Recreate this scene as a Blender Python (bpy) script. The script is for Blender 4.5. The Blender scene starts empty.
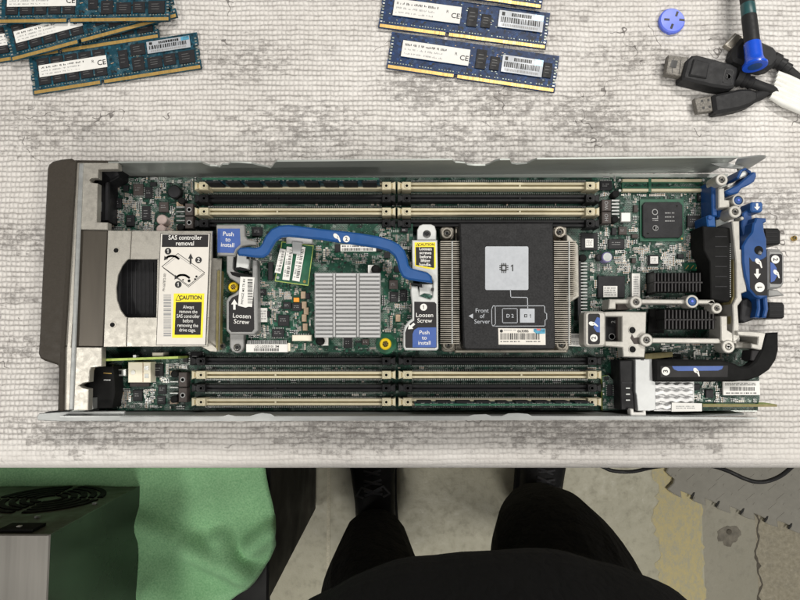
import bpy, bmesh, math, random
from mathutils import Vector, Matrix
R = math.radians
rnd = random.Random(7)
scene = bpy.context.scene
COL = scene.collection

# ------------------------------------------------------------------ camera model
H, TH, F = 0.46, R(4.3), 600.0
cT, sT = math.cos(TH), math.sin(TH)
def ray(px, py):
    u = (px-400)/F; v = (300-py)/F
    return u, sT+v*cT, -cT+v*sT
def P(px, py, z):
    """measured photo position of a point that stands at height z -> metres"""
    a, b, c = ray(px, py); t = (z-H)/c
    return Vector((a*t, b*t, z))
def S(px, py, z):
    """metres per photo pixel at that spot"""
    return (z-H)/ray(px, py)[2]/F

# ------------------------------------------------------------------ materials
def new_mat(name):
    m = bpy.data.materials.new(name); m.use_nodes = True
    nt = m.node_tree; nt.nodes.clear()
    out = nt.nodes.new('ShaderNodeOutputMaterial'); b = nt.nodes.new('ShaderNodeBsdfPrincipled')
    nt.links.new(b.outputs[0], out.inputs[0])
    return m, nt, b
def N(nt, typ, **kw):
    n = nt.nodes.new(typ)
    for k, v in kw.items():
        if k.startswith('i_'):
            key = k[2:]
            key = int(key) if key.isdigit() else key
            n.inputs[key].default_value = v
        else: setattr(n, k, v)
    return n
def math_n(nt, op, a, b=None, clamp=False):
    n = nt.nodes.new('ShaderNodeMath'); n.operation = op; n.use_clamp = clamp
    for i, x in enumerate((a, b)):
        if x is None: continue
        if isinstance(x, (int, float)): n.inputs[i].default_value = x
        else: nt.links.new(x, n.inputs[i])
    return n.outputs[0]
def mixc(nt, fac, a, b, blend='MIX'):
    n = nt.nodes.new('ShaderNodeMix'); n.data_type = 'RGBA'; n.blend_type = blend
    def put(sock, x):
        if isinstance(x, (tuple, list)): sock.default_value = (*x[:3], 1)
        elif isinstance(x, (int, float)): sock.default_value = x
        else: nt.links.new(x, sock)
    put(n.inputs[0], fac); put(n.inputs[6], a); put(n.inputs[7], b)
    return n.outputs[2]
def ramp(nt, fac, stops, interp='LINEAR'):
    n = nt.nodes.new('ShaderNodeValToRGB'); n.color_ramp.interpolation = interp
    e = n.color_ramp.elements
    while len(e) < len(stops): e.new(0.5)
    for el, (p, c) in zip(e, stops):
        el.position = p; el.color = (*c[:3], 1) if isinstance(c, (tuple, list)) else (c, c, c, 1)
    nt.links.new(fac, n.inputs[0]); return n.outputs[0]
def coords(nt, scale=(1, 1, 1), rot=(0, 0, 0), kind='Object'):
    tc = nt.nodes.new('ShaderNodeTexCoord'); mp = nt.nodes.new('ShaderNodeMapping')
    mp.inputs['Scale'].default_value = scale; mp.inputs['Rotation'].default_value = rot
    nt.links.new(tc.outputs[kind], mp.inputs[0]); return mp.outputs[0]
def noise(nt, vec, scale, detail=4, rough=.55):
    n = N(nt, 'ShaderNodeTexNoise'); n.inputs['Scale'].default_value = scale
    n.inputs['Detail'].default_value = detail; n.inputs['Roughness'].default_value = rough
    nt.links.new(vec, n.inputs['Vector']); return n.outputs[0]
def bump(nt, b, h, strength, dist):
    n = nt.nodes.new('ShaderNodeBump'); n.inputs['Strength'].default_value = strength; n.inputs['Distance'].default_value = dist
    nt.links.new(h, n.inputs['Height']); nt.links.new(n.outputs[0], b.inputs['Normal'])

def simple(name, col, rough=.5, metal=0., var=.15, scale=300., bmp=0., stretch=(1, 1, 1), rvar=.12, spec=.5):
    m, nt, b = new_mat(name)
    v = coords(nt, stretch)
    n = noise(nt, v, scale, 5)
    lo = tuple(c*(1-var) for c in col); hi = tuple(min(1, c*(1+var)) for c in col)
    nt.links.new(ramp(nt, n, [(.3, lo), (.7, hi)]), b.inputs['Base Color'])
    n2 = noise(nt, v, scale*.23, 3)
    nt.links.new(ramp(nt, n2, [(.3, max(.03, rough-rvar)), (.7, min(1, rough+rvar))]), b.inputs['Roughness'])
    b.inputs['Metallic'].default_value = metal
    b.inputs['Specular IOR Level'].default_value = spec
    if bmp: bump(nt, b, n, .5, bmp)
    return m

def pcb_mat(name, green, pad, density=.5, cell=520, seed=0.):
    m, nt, b = new_mat(name)
    v = coords(nt)
    vo = N(nt, 'ShaderNodeTexVoronoi', distance='CHEBYCHEV'); vo.inputs['Scale'].default_value = cell
    vo.inputs['Randomness'].default_value = .75
    nt.links.new(v, vo.inputs['Vector'])
    sep = N(nt, 'ShaderNodeSeparateColor'); nt.links.new(vo.outputs['Color'], sep.inputs[0])
    dk = tuple(c*.45 for c in green); lt = tuple(min(1, c*1.8) for c in green)
    mid = tuple(.5*(p+g) for p, g in zip(pad, green))
    base = ramp(nt, sep.outputs[0], [(0, green), (.42, dk), (.58, green), (.78, lt), (.93, mid), (.97, (.01, .012, .012))], 'CONSTANT')
    # traces: dense parallel lines in patches
    br = N(nt, 'ShaderNodeTexBrick'); br.inputs['Scale'].default_value = 260
    br.inputs['Mortar Size'].default_value = .07; br.inputs['Color1'].default_value = (0, 0, 0, 1); br.inputs['Color2'].default_value = (0, 0, 0, 1); br.inputs['Mortar'].default_value = (1, 1, 1, 1)
    nt.links.new(v, br.inputs['Vector'])
    msk = ramp(nt, noise(nt, v, 75, 2), [(.52, 0), (.56, 1)])
    tr = math_n(nt, 'MULTIPLY', br.outputs[0], msk)
    c1 = mixc(nt, math_n(nt, 'MULTIPLY', tr, .40), base, pad)
    vs = N(nt, 'ShaderNodeTexVoronoi', distance='MANHATTAN'); vs.inputs['Scale'].default_value = cell*2.9
    nt.links.new(v, vs.inputs['Vector'])
    sep2 = N(nt, 'ShaderNodeSeparateColor'); nt.links.new(vs.outputs['Color'], sep2.inputs[0])
    on = math_n(nt, 'GREATER_THAN', sep2.outputs[1], 1-.34*density)
    dot = math_n(nt, 'LESS_THAN', vs.outputs['Distance'], .42)
    pm = math_n(nt, 'MULTIPLY', on, dot)
    msk2 = ramp(nt, noise(nt, v, 90, 2), [(.4, 0), (.5, 1)])
    c2 = mixc(nt, math_n(nt, 'MULTIPLY', pm, msk2), c1, pad)
    nt.links.new(c2, b.inputs['Base Color'])
    nt.links.new(ramp(nt, pm, [(0, .5), (1, .35)]), b.inputs['Roughness'])
    b.inputs['Specular IOR Level'].default_value = .3
    bump(nt, b, tr, .3, .0001)
    return m

def cover_mat():
    m, nt, b = new_mat('woven_cover')
    v = coords(nt)
    wob = noise(nt, v, 14, 3)
    sep = N(nt, 'ShaderNodeSeparateXYZ'); nt.links.new(v, sep.inputs[0])
    fine = noise(nt, v, 170, 2)
    x = math_n(nt, 'ADD', math_n(nt, 'ADD', sep.outputs[0], math_n(nt, 'MULTIPLY', wob, .007)), math_n(nt, 'MULTIPLY', fine, .0022))
    y = math_n(nt, 'ADD', math_n(nt, 'ADD', sep.outputs[1], math_n(nt, 'MULTIPLY', noise(nt, v, 9, 3), .006)), math_n(nt, 'MULTIPLY', noise(nt, v, 130, 2), .0020))
    px, py = .0036, .0041
    ys = math_n(nt, 'DIVIDE', y, py)
    row = math_n(nt, 'FLOOR', ys)
    fy = math_n(nt, 'SUBTRACT', ys, row)
    par = math_n(nt, 'FRACT', math_n(nt, 'MULTIPLY', row, .5))
    fx = math_n(nt, 'FRACT', math_n(nt, 'ADD', math_n(nt, 'DIVIDE', x, px), math_n(nt, 'MULTIPLY', par, .3)))
    sy = math_n(nt, 'SINE', math_n(nt, 'MULTIPLY', fy, math.pi))
    sx = math_n(nt, 'SINE', math_n(nt, 'MULTIPLY', fx, math.pi))
    h = math_n(nt, 'MULTIPLY', math_n(nt, 'POWER', sy, .75), math_n(nt, 'ADD', math_n(nt, 'MULTIPLY', math_n(nt, 'POWER', sx, .9), .55), .45))
    fade = N(nt, 'ShaderNodeMapRange'); fade.inputs['From Min'].default_value = -.362; fade.inputs['From Max'].default_value = -.335
    fade.inputs['To Min'].default_value = .10
    nt.links.new(sep.outputs[1], fade.inputs['Value'])
    fz = fade.outputs[0]
    # worn cotton: pale with grey cast areas
    vs = coords(nt, (1, 2.2, 1))
    big = noise(nt, v, 5, 4, .6)
    clean = ramp(nt, big, [(.3, (.62, .595, .565)), (.5, (.70, .675, .645)), (.72, (.78, .76, .735))])
    # each cord has its own shade
    cell = N(nt, 'ShaderNodeTexWhiteNoise', noise_dimensions='2D')
    cb_ = N(nt, 'ShaderNodeCombineXYZ'); nt.links.new(row, cb_.inputs[1])
    nt.links.new(math_n(nt, 'FLOOR', math_n(nt, 'ADD', math_n(nt, 'DIVIDE', x, px), math_n(nt, 'MULTIPLY', par, .3))), cb_.inputs[0]); nt.links.new(cb_.outputs[0], cell.inputs['Vector'])
    # grime that sits in streaks along the weave
    g1 = ramp(nt, noise(nt, vs, 11, 10, .78), [(.47, 0), (.64, 1)])
    g2 = ramp(nt, noise(nt, coords(nt, (1, 3.2, 1)), 46, 7, .75), [(.36, 0), (.66, 1)])
    gr = math_n(nt, 'MULTIPLY', g1, g2, True)
    spots = None
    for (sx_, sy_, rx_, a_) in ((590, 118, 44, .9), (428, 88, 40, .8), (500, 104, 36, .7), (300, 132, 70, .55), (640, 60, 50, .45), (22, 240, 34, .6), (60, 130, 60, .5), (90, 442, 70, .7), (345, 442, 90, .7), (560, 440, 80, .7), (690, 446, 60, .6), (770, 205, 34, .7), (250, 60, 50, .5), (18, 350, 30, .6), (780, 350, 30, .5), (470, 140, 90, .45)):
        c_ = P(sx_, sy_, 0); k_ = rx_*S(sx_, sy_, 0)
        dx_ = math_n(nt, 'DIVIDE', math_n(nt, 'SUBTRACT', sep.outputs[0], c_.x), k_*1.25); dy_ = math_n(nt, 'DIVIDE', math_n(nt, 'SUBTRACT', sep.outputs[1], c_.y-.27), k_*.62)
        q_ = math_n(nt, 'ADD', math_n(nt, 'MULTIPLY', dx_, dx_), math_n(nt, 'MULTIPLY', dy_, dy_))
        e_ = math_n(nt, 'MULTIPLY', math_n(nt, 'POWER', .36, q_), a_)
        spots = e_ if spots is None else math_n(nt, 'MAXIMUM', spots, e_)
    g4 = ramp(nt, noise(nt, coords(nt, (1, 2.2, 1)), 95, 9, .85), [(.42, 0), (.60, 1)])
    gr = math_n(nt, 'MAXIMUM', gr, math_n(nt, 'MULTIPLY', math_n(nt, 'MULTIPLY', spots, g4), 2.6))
    g3 = ramp(nt, noise(nt, vs, 120, 8, .85), [(.55, 0), (.70, .85)])
    hol = math_n(nt, 'SUBTRACT', 1., h, True)
    gr = math_n(nt, 'MULTIPLY', math_n(nt, 'MAXIMUM', gr, g3), fz, True)
    rowr = N(nt, 'ShaderNodeTexWhiteNoise', noise_dimensions='2D'); cr_ = N(nt, 'ShaderNodeCombineXYZ'); nt.links.new(row, cr_.inputs[1])
    nt.links.new(math_n(nt, 'FLOOR', math_n(nt, 'DIVIDE', x, px*4.3)), cr_.inputs[0]); nt.links.new(cr_.outputs[0], rowr.inputs['Vector'])
    rv = math_n(nt, 'ADD', math_n(nt, 'MULTIPLY', cell.outputs[0], .6), math_n(nt, 'MULTIPLY', rowr.outputs[0], .4))
    bead = math_n(nt, 'MULTIPLY', math_n(nt, 'SUBTRACT', math_n(nt, 'MULTIPLY', gr, 1.15), rv), 2.2, True)
    soft = math_n(nt, 'MULTIPLY', gr, math_n(nt, 'ADD', math_n(nt, 'MULTIPLY', hol, .75), .22))
    grh = math_n(nt, 'MAXIMUM', math_n(nt, 'MULTIPLY', bead, .8), soft, True)
    fray = ramp(nt, noise(nt, v, 420, 4, .7), [(.3, .55), (.7, 1)])
    dirt = mixc(nt, math_n(nt, 'MULTIPLY', grh, math_n(nt, 'MULTIPLY', fray, .95)), clean, (.10, .092, .088))
    dirt = mixc(nt, math_n(nt, 'MULTIPLY', math_n(nt, 'SUBTRACT', 1., rv), .16), dirt, (.30, .27, .25))
    # the gaps between the thick cords are coloured darker, unevenly
    hole = math_n(nt, 'MULTIPLY', math_n(nt, 'POWER', hol, 1.7), fz, True)
    hv = ramp(nt, noise(nt, coords(nt, (.6, 1, 1)), 120, 6, .8), [(.36, .12), (.64, .85)])
    dirt = mixc(nt, math_n(nt, 'MULTIPLY', hole, hv), dirt, (.17, .15, .135))
    # hairs and pen-like scuffs
    hr = noise(nt, v, 22, 3, .6); hl = math_n(nt, 'LESS_THAN', math_n(nt, 'ABSOLUTE', math_n(nt, 'SUBTRACT', hr, .5)), .0042)
    hm = math_n(nt, 'GREATER_THAN', noise(nt, coords(nt, (1.3, 1, 1)), 13, 3), .585)
    sp_ = math_n(nt, 'GREATER_THAN', noise(nt, v, 260, 2), .775)
    dirt = mixc(nt, math_n(nt, 'MULTIPLY', math_n(nt, 'MAXIMUM', math_n(nt, 'MULTIPLY', hl, hm), sp_), math_n(nt, 'MULTIPLY', fz, .75)), dirt, (.09, .08, .075))
    nt.links.new(dirt, b.inputs['Base Color'])
    b.inputs['Roughness'].default_value = .93; b.inputs['Specular IOR Level'].default_value = .15
    hh = math_n(nt, 'ADD', math_n(nt, 'MULTIPLY', h, fz), math_n(nt, 'MULTIPLY', noise(nt, v, 900, 3), .25))
    bump(nt, b, hh, .9, .0011)
    return m

def floor_mat():
    m, nt, b = new_mat('floor_concrete')
    v = coords(nt)
    sep = N(nt, 'ShaderNodeSeparateXYZ'); nt.links.new(v, sep.inputs[0])
    a = noise(nt, v, 3.2, 7, .65); c = noise(nt, v, 45, 6, .7)
    col = ramp(nt, a, [(.3, (.42, .40, .29)), (.55, (.54, .515, .385)), (.75, (.68, .65, .51))])
    # the bay beyond the joint is a browner, rougher pour
    bay = math_n(nt, 'GREATER_THAN', sep.outputs[0], P(756, 540, -.9).x)
    br = ramp(nt, noise(nt, v, 110, 5, .7), [(.35, (.33, .295, .215)), (.6, (.44, .40, .30)), (.74, (.60, .53, .40))])
    col = mixc(nt, bay, col, br)
    gb = math_n(nt, 'MULTIPLY', math_n(nt, 'GREATER_THAN', sep.outputs[0], P(703, 540, -.9).x), math_n(nt, 'SUBTRACT', 1., bay))
    col = mixc(nt, math_n(nt, 'MULTIPLY', gb, .6), col, (.30, .28, .235))
    col = mixc(nt, ramp(nt, c, [(.52, 0), (.75, .45)]), col, (.2, .185, .15))
    nt.links.new(col, b.inputs['Base Color'])
    nt.links.new(ramp(nt, c, [(.3, .28), (.7, .6)]), b.inputs['Roughness'])
    bump(nt, b, math_n(nt, 'ADD', c, a), .35, .003)
    return m

def stripe_mat():
    m, nt, b = new_mat('worn_paint')
    v = coords(nt, (1, .55, 1))
    a = noise(nt, v, 75, 9, .85)
    col = ramp(nt, a, [(.42, (.50, .47, .33)), (.53, (.62, .53, .265)), (.72, (.70, .57, .25))])
    nt.links.new(col, b.inputs['Base Color']); b.inputs['Roughness'].default_value = .5
    bump(nt, b, a, .3, .002)
    return m

def cloth_mat(name, c1, c2, scale=500, sheen=.3, crease=0.):
    m, nt, b = new_mat(name)
    v = coords(nt)
    n = noise(nt, v, scale, 4, .7); big = noise(nt, v, 9, 5)
    col = mixc(nt, ramp(nt, big, [(.4, 0), (.68, .35)]), ramp(nt, n, [(.35, c1), (.65, c2)]), tuple(c*.55 for c in c1))
    nt.links.new(col, b.inputs['Base Color']); b.inputs['Roughness'].default_value = .95
    b.inputs['Sheen Weight'].default_value = sheen
    b.inputs['Specular IOR Level'].default_value = .1
    hgt = n
    if crease:
        cr = noise(nt, coords(nt, (1, 1, .45)), 16, 4, .6); rid = math_n(nt, 'ABSOLUTE', math_n(nt, 'SUBTRACT', cr, .5))
        hgt = math_n(nt, 'ADD', math_n(nt, 'MULTIPLY', n, .1), math_n(nt, 'MULTIPLY', rid, crease))
    bump(nt, b, hgt, .6 if crease else .5, .02 if crease else .002)
    return m

M = {}
M['cover'] = cover_mat(); M['floor'] = floor_mat(); M['stripe'] = stripe_mat()
M['pcb'] = pcb_mat('green_board', (.004, .032, .020), (.22, .26, .24), .8)
M['pcb_card'] = pcb_mat('green_card_board', (.004, .044, .025), (.26, .30, .27), .7, 470)
M['pcb_dark'] = pcb_mat('dark_green_board', (.009, .045, .033), (.30, .34, .33), .6)
M['pcb_plain'] = simple('plain_green_mask', (.007, .075, .038), .4, 0, .25, 200)
M['pcb_edge'] = simple('board_edge_laminate', (.33, .42, .10), .6, 0, .2, 400)
M['pcb_olive'] = simple('olive_laminate', (.20, .17, .07), .6, 0, .2, 300)
M['steel'] = simple('galvanised_steel', (.42, .40, .355), .38, .6, .10, 1200, 0, (1, 1, 1), .08)
M['zinc'] = simple('zinc_sheet', (.31, .32, .315), .45, .6, .10, 260, 0, (.3, 1, 1), .1)
M['zinc_white'] = simple('white_zinc_plate', (.56, .57, .56), .45, .25, .06, 300)
M['wallsteel'] = simple('wall_sheet', (.34, .36, .34), .34, .45, .14, 60, 0, (.2, 1, 1), .08)
M['nickel'] = simple('satin_nickel', (.38, .35, .30), .35, .7, .06, 300)
M['chrome'] = simple('polished_screw', (.65, .64, .62), .2, 1., .05, 300)
M['cast'] = simple('cast_zinc_alloy', (.45, .435, .40), .42, .4, .06, 500, .0001)
M['cast_grey'] = simple('grey_cast_bracket', (.27, .27, .265), .48, .35, .06, 600, .0001)
M['alu'] = simple('extruded_aluminium', (.50, .50, .50), .42, .4, .05, 300, 0, (.15, 1, 1))
M['alubright'] = simple('bare_aluminium', (.54, .54, .54), .45, .3, .05, 300)
M['plugsteel'] = simple('worn_plug_shell', (.13, .12, .105), .5, .25, .5, 900)
M['chipprint'] = simple('faint_chip_print', (.09, .09, .09), .5)
M['foil'] = simple('bright_foil', (.44, .45, .45), .4, .4, .08, 120)
M['bezel'] = simple('dark_bronze_plastic', (.040, .034, .027), .5, 0, .1, 900, .00005)
M['brownpanel'] = simple('smoked_steel', (.075, .065, .052), .38, .5, .18, 120, 0, (1, .1, 1))
M['black'] = simple('black_plastic', (.008, .008, .009), .5, 0, .2, 500)
M['blackmat'] = simple('matt_black', (.006, .006, .006), .8, 0, .2, 300, 0, (1, 1, 1), .1, .2)
M['chip'] = simple('chip_resin', (.019, .019, .021), .55, 0, .12, 900, .00003)
M['chipbrown'] = simple('ferrite_grey', (.06, .05, .047), .6, 0, .15, 500)
M['cpucover'] = simple('speckled_black_cover', (.019, .019, .020), .6, .1, .40, 900, .0001)
M['blackheatsink'] = simple('black_anodised', (.028, .026, .027), .42, .4, .1, 300)
M['ivory'] = simple('ivory_plastic', (.47, .425, .295), .5, 0, .07, 200)
M['ivorydark'] = simple('contact_channel', (.24, .18, .07), .5, .3, .15, 600, 0, (.3, 1, 1))
M['ivorywhite'] = simple('white_connector_plastic', (.72, .67, .55), .5, 0, .06, 200)
M['gold'] = simple('gold_contacts', (.52, .34, .11), .4, .5, .12, 900, 0, (6, .2, 1))
M['brass'] = simple('brass', (.6, .42, .14), .3, 1, .1, 400)
M['tin'] = simple('tinned_pin', (.40, .41, .40), .42, .5, .12, 400)
M['solder'] = simple('solder_pad', (.22, .255, .23), .45, .4, .1, 400)
M['mlcc'] = simple('ceramic_tan', (.34, .25, .17), .5, 0, .2, 700)
M['orange'] = simple('tantalum_orange', (.75, .30, .03), .5, 0, .1, 700)
M['white'] = simple('white_label_paper', (.70, .69, .66), .6, 0, .03, 200)
M['offwhite'] = simple('ivory_label_paper', (.64, .61, .56), .55, 0, .03, 200)
M['silverlabel'] = simple('silver_label', (.40, .42, .45), .45, .1, .05, 400)
M['ink'] = simple('black_ink', (.012, .012, .012), .5, 0, .1, 300)
M['greyink'] = simple('grey_ink', (.26, .26, .26), .5, 0, .1, 300)
M['labelblack'] = simple('dark_label', (.021, .020, .021), .55, 0, .06, 300)
M['yellow'] = simple('caution_yellow', (.85, .68, .02), .5, 0, .04, 300)
M['yellowscrew'] = simple('yellow_anodised', (.82, .58, .02), .35, .4, .1, 300)
M['labelblue'] = simple('label_blue', (.04, .092, .31), .5, 0, .05, 300)
M['leverblue'] = simple('lever_blue', (.010, .070, .235), .42, 0, .07, 200)
M['latchblue'] = simple('latch_blue', (.008, .055, .20), .42, 0, .08, 200)
M['capblue'] = simple('cap_blue', (.11, .17, .74), .4, 0, .05, 200)
M['toolblue'] = simple('tool_blue', (.012, .085, .62), .3, 0, .06, 200)
M['teal'] = simple('teal_band', (.02, .075, .08), .4, 0, .2, 200)
M['dimm_teal'] = pcb_mat('teal_memory_board', (.005, .042, .064), (.08, .14, .17), .3, 500)
M['dimm_blue'] = pcb_mat('blue_memory_board', (.004, .022, .078), (.04, .08, .17), .25, 500)
M['cablerubber'] = simple('black_rubber', (.022, .022, .023), .55, 0, .1, 900, .00003)
M['sleeve'] = simple('white_sleeve', (.74, .74, .70), .5, 0, .06, 150, .0002, (1, 1, 1))
M['case'] = simple('brushed_case_steel', (.22, .21, .19), .42, .5, .06, 260, 0, (1, .03, 1))
M['caseside'] = simple('dim_case_steel', (.060, .066, .058), .28, .45, .08, 40)  # dark base with dim light and the cloth's green reflection in it
M['casevent'] = simple('dark_vent_panel', (.075, .075, .052), .4, .3, .1, 200)
M['cabinet'] = simple('black_cabinet_paint', (.012, .012, .012), .55, 0, .2, 60)
M['towel'] = cloth_mat('green_microfibre', (.27, .58, .29), (.45, .79, .44), 420, .12)
M['trouser'] = cloth_mat('black_cotton', (.0042, .0042, .0046), (.006, .006, .0066), 900, 0., 4.)
M['shirt'] = cloth_mat('black_jersey', (.0040, .0040, .0044), (.0056, .0056, .0062), 1100, 0., 3.)
M['skin'] = simple('skin', (.45, .28, .2), .5, 0, .08, 200)
M['shoe'] = simple('black_shoe_leather', (.016, .016, .017), .55, 0, .2, 200, .001)
M['lace'] = simple('grey_lace', (.055, .055, .06), .8, 0, .2, 600)
M['mat'] = simple('grey_foam', (.36, .345, .30), .8, 0, .06, 60, .001)
M['matdark'] = simple('foam_slot_shade', (.03, .03, .028), .8)
M['wood'] = simple('bench_board', (.35, .25, .15), .6, 0, .2, 20, 0, (.1, 1, 1))
M['benchleg'] = simple('bench_leg_paint', (.1, .1, .11), .5)
M['purple'] = simple('capacitor_sleeve', (.20, .17, .36), .4)
M['pinkcap'] = simple('capacitor_can', (.50, .40, .37), .4, .4, .1)
M['crackdark'] = simple('joint_dirt', (.13, .115, .09), .9)
M['stain'] = simple('floor_patch', (.22, .20, .16), .7, 0, .35, 60, .002)
M['hologram'] = simple('hologram_blue', (.12, .38, .55), .3, .3, .5, 300)
M['red'] = simple('hologram_red', (.6, .15, .15), .4, .2, .2, 300)

for k_ in ('black', 'chip', 'labelblack', 'cpucover', 'cablerubber', 'chipbrown', 'bezel', 'cabinet', 'shoe', 'trouser', 'shirt'):
    M[k_].node_tree.nodes['Principled BSDF'].inputs['Specular IOR Level'].default_value = .22
# ------------------------------------------------------------------ mesh building
_txt = {}
def text_mesh(s, bold=.0):
    key = (s, bold)
    if s == '1':
        return ([Vector(p) for p in ((-.055, -.34, 0), (.065, -.34, 0), (.065, .36, 0), (-.03, .36, 0), (-.19, .22, 0), (-.19, .12, 0), (-.055, .20, 0))], [list(range(7))])
    if key not in _txt:
        cu = bpy.data.curves.new('t', 'FONT'); cu.body = s; cu.align_x = 'CENTER'; cu.align_y = 'CENTER'
        cu.size = 1; cu.offset = bold; cu.space_line = .92; cu.resolution_u = 3
        ob = bpy.data.objects.new('t', cu); COL.objects.link(ob)
        dg = bpy.context.evaluated_depsgraph_get(); dg.update()
        me = bpy.data.meshes.new_from_object(ob.evaluated_get(dg))
        _txt[key] = ([v.co.copy() for v in me.vertices], [list(p.vertices) for p in me.polygons])
        bpy.data.objects.remove(ob); bpy.data.curves.remove(cu); bpy.data.meshes.remove(me)
    return _txt[key]

def inset(pts, d):
    n = len(pts); out = []
    area = sum(pts[i][0]*pts[(i+1) % n][1]-pts[(i+1) % n][0]*pts[i][1] for i in range(n))
    sg = 1 if area > 0 else -1
    for i in range(n):
        a, b, c = pts[i-1], pts[i], pts[(i+1) % n]
        d1 = Vector((b[0]-a[0], b[1]-a[1])); d2 = Vector((c[0]-b[0], c[1]-b[1]))
        if d1.length < 1e-9 or d2.length < 1e-9: out.append((b[0], b[1])); continue
        d1.normalize(); d2.normalize()
        n1 = Vector((-d1.y, d1.x))*sg; n2 = Vector((-d2.y, d2.x))*sg
        m = n1+n2
        if m.length < 1e-6: out.append((b[0], b[1])); continue
        m.normalize(); k = d/max(.35, m.dot(n1))
        out.append((b[0]+m.x*k, b[1]+m.y*k))
    return out

class MB:
    def __init__(s): s.v = []; s.f = []; s.m = []; s.mats = []
    def mi(s, m):
        if isinstance(m, str): m = M[m]
        if m not in s.mats: s.mats.append(m)
        return s.mats.index(m)
    def add(s, vs, fs, m):
        o = len(s.v); i = s.mi(m)
        s.v += [tuple(v) for v in vs]
        for f in fs: s.f.append([o+k for k in f]); s.m.append(i)
    def prism(s, pts, z0, z1, m, bev=0., top=None):
        """flat outline in metres, extruded straight down from z1 to z0"""
        n = len(pts); rings = [[(x, y, z0) for x, y in pts]]
        if bev:
            rings.append([(x, y, z1-bev) for x, y in pts]); rings.append([(x, y, z1) for x, y in inset(pts, bev)])
        else: rings.append([(x, y, z1) for x, y in pts])
        vs = [v for r in rings for v in r]; fs = []
        for k in range(len(rings)-1):
            for i in range(n):
                j = (i+1) % n; fs.append([k*n+i, k*n+j, (k+1)*n+j, (k+1)*n+i])
        fs.append(list(range(n))[::-1])
        t = [(len(rings)-1)*n+i for i in range(n)]
        if top is None: fs.append(t); s.add(vs, fs, m)
        else:
            s.add(vs, fs, m); s.add([rings[-1][i] for i in range(n)], [list(range(n))], top)
    def poly(s, px, z0, z1, m, bev=0., top=None):
        s.prism([tuple(P(x, y, z1)[:2]) for x, y in px], z0, z1, m, bev, top)
    def rect(s, x0, y0, x1, y1, z0, z1, m, bev=0., top=None):
        s.poly([(x0, y1), (x1, y1), (x1, y0), (x0, y0)], z0, z1, m, bev, top)
    def rrect(s, x0, y0, x1, y1, r, z0, z1, m, bev=0., top=None):
        pts = []
        for cx, cy, a0 in ((x1-r, y1-r, 0), (x0+r, y1-r, 90), (x0+r, y0+r, 180), (x1-r, y0+r, 270)):
            for k in range(5):
                a = R(a0+k*22.5); pts.append((cx+r*math.cos(a), cy+r*math.sin(a)))
        s.poly(pts, z0, z1, m, bev, top)
    def disc(s, cx, cy, r, z0, z1, m, bev=0., seg=24, top=None):
        c = P(cx, cy, z1); k = r*S(cx, cy, z1)
        s.prism([(c.x+k*math.cos(2*math.pi*i/seg), c.y+k*math.sin(2*math.pi*i/seg)) for i in range(seg)], z0, z1, m, bev, top)
    def ring(s, cx, cy, r, ri, z0, z1, m, zi=None, seg=28):
        c = P(cx, cy, z1); k = S(cx, cy, z1); ro = r*k; rn = ri*k; bev = (ro-rn)*.25; zi = z0 if zi is None else zi
        prof = [(ro, z0), (ro, z1-bev), (ro-bev, z1), (rn+bev*.6, z1), (rn, z1-bev*.6), (rn, zi)]
        vs = []; fs = []; n = len(prof)
        for i in range(seg):
            a = 2*math.pi*i/seg
            for rr, z in prof: vs.append((c.x+rr*math.cos(a), c.y+rr*math.sin(a), z))
        for i in range(seg):
            j = (i+1) % seg
            for q in range(n-1): fs.append([i*n+q, j*n+q, j*n+q+1, i*n+q+1])
        fs.append([i*n+n-1 for i in range(seg)])
        s.add(vs, fs, m)
    def box(s, x0, y0, z0, x1, y1, z1, m, bev=0.):
        s.prism([(x0, y0), (x1, y0), (x1, y1), (x0, y1)], z0, z1, m, bev)
    def hexa(s, c, m):
        s.add(c, [[0, 1, 2, 3][::-1], [4, 5, 6, 7], [0, 1, 5, 4], [1, 2, 6, 5], [2, 3, 7, 6], [3, 0, 4, 7]], m)
    def obox(s, cx, cy, a, l, w, z0, z1, m):
        ca, sa = math.cos(a), math.sin(a)
        s.prism([(cx+ca*x-sa*y, cy+sa*x+ca*y) for x, y in ((-l/2, -w/2), (l/2, -w/2), (l/2, w/2), (-l/2, w/2))], z0, z1, m)
    def tube(s, path, rad, m, seg=12, cap=True):
        path = [Vector(p) for p in path]; n = len(path)
        rad = rad if isinstance(rad, (list, tuple)) else [rad]*n
        vs = []; fs = []
        for i, p in enumerate(path):
            d = (path[min(n-1, i+1)]-path[max(0, i-1)]).normalized()
            up = Vector((0, 0, 1)) if abs(d.z) < .95 else Vector((1, 0, 0))
            a = d.cross(up).normalized(); b = a.cross(d).normalized()
            for k in range(seg):
                t = 2*math.pi*k/seg; vs.append(p+(a*math.cos(t)+b*math.sin(t))*rad[i])
        for i in range(n-1):
            for k in range(seg):
                j = (k+1) % seg; fs.append([i*seg+k, i*seg+j, (i+1)*seg+j, (i+1)*seg+k])
        if cap: fs.append(list(range(seg))); fs.append([(n-1)*seg+k for k in range(seg)])
        s.add(vs, fs, m)
    def text(s, t, cx, cy, z, size, m, rot=0., bold=.012, sx=1.):
        vs, fs = text_mesh(t, bold)
        c = P(cx, cy, z); k = size*S(cx, cy, z); ca, sa = math.cos(R(rot)), math.sin(R(rot))
        s.add([(c.x+k*(v.x*sx*ca-v.y*sa), c.y+k*(v.x*sx*sa+v.y*ca), z) for v in vs], fs, m)
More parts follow.
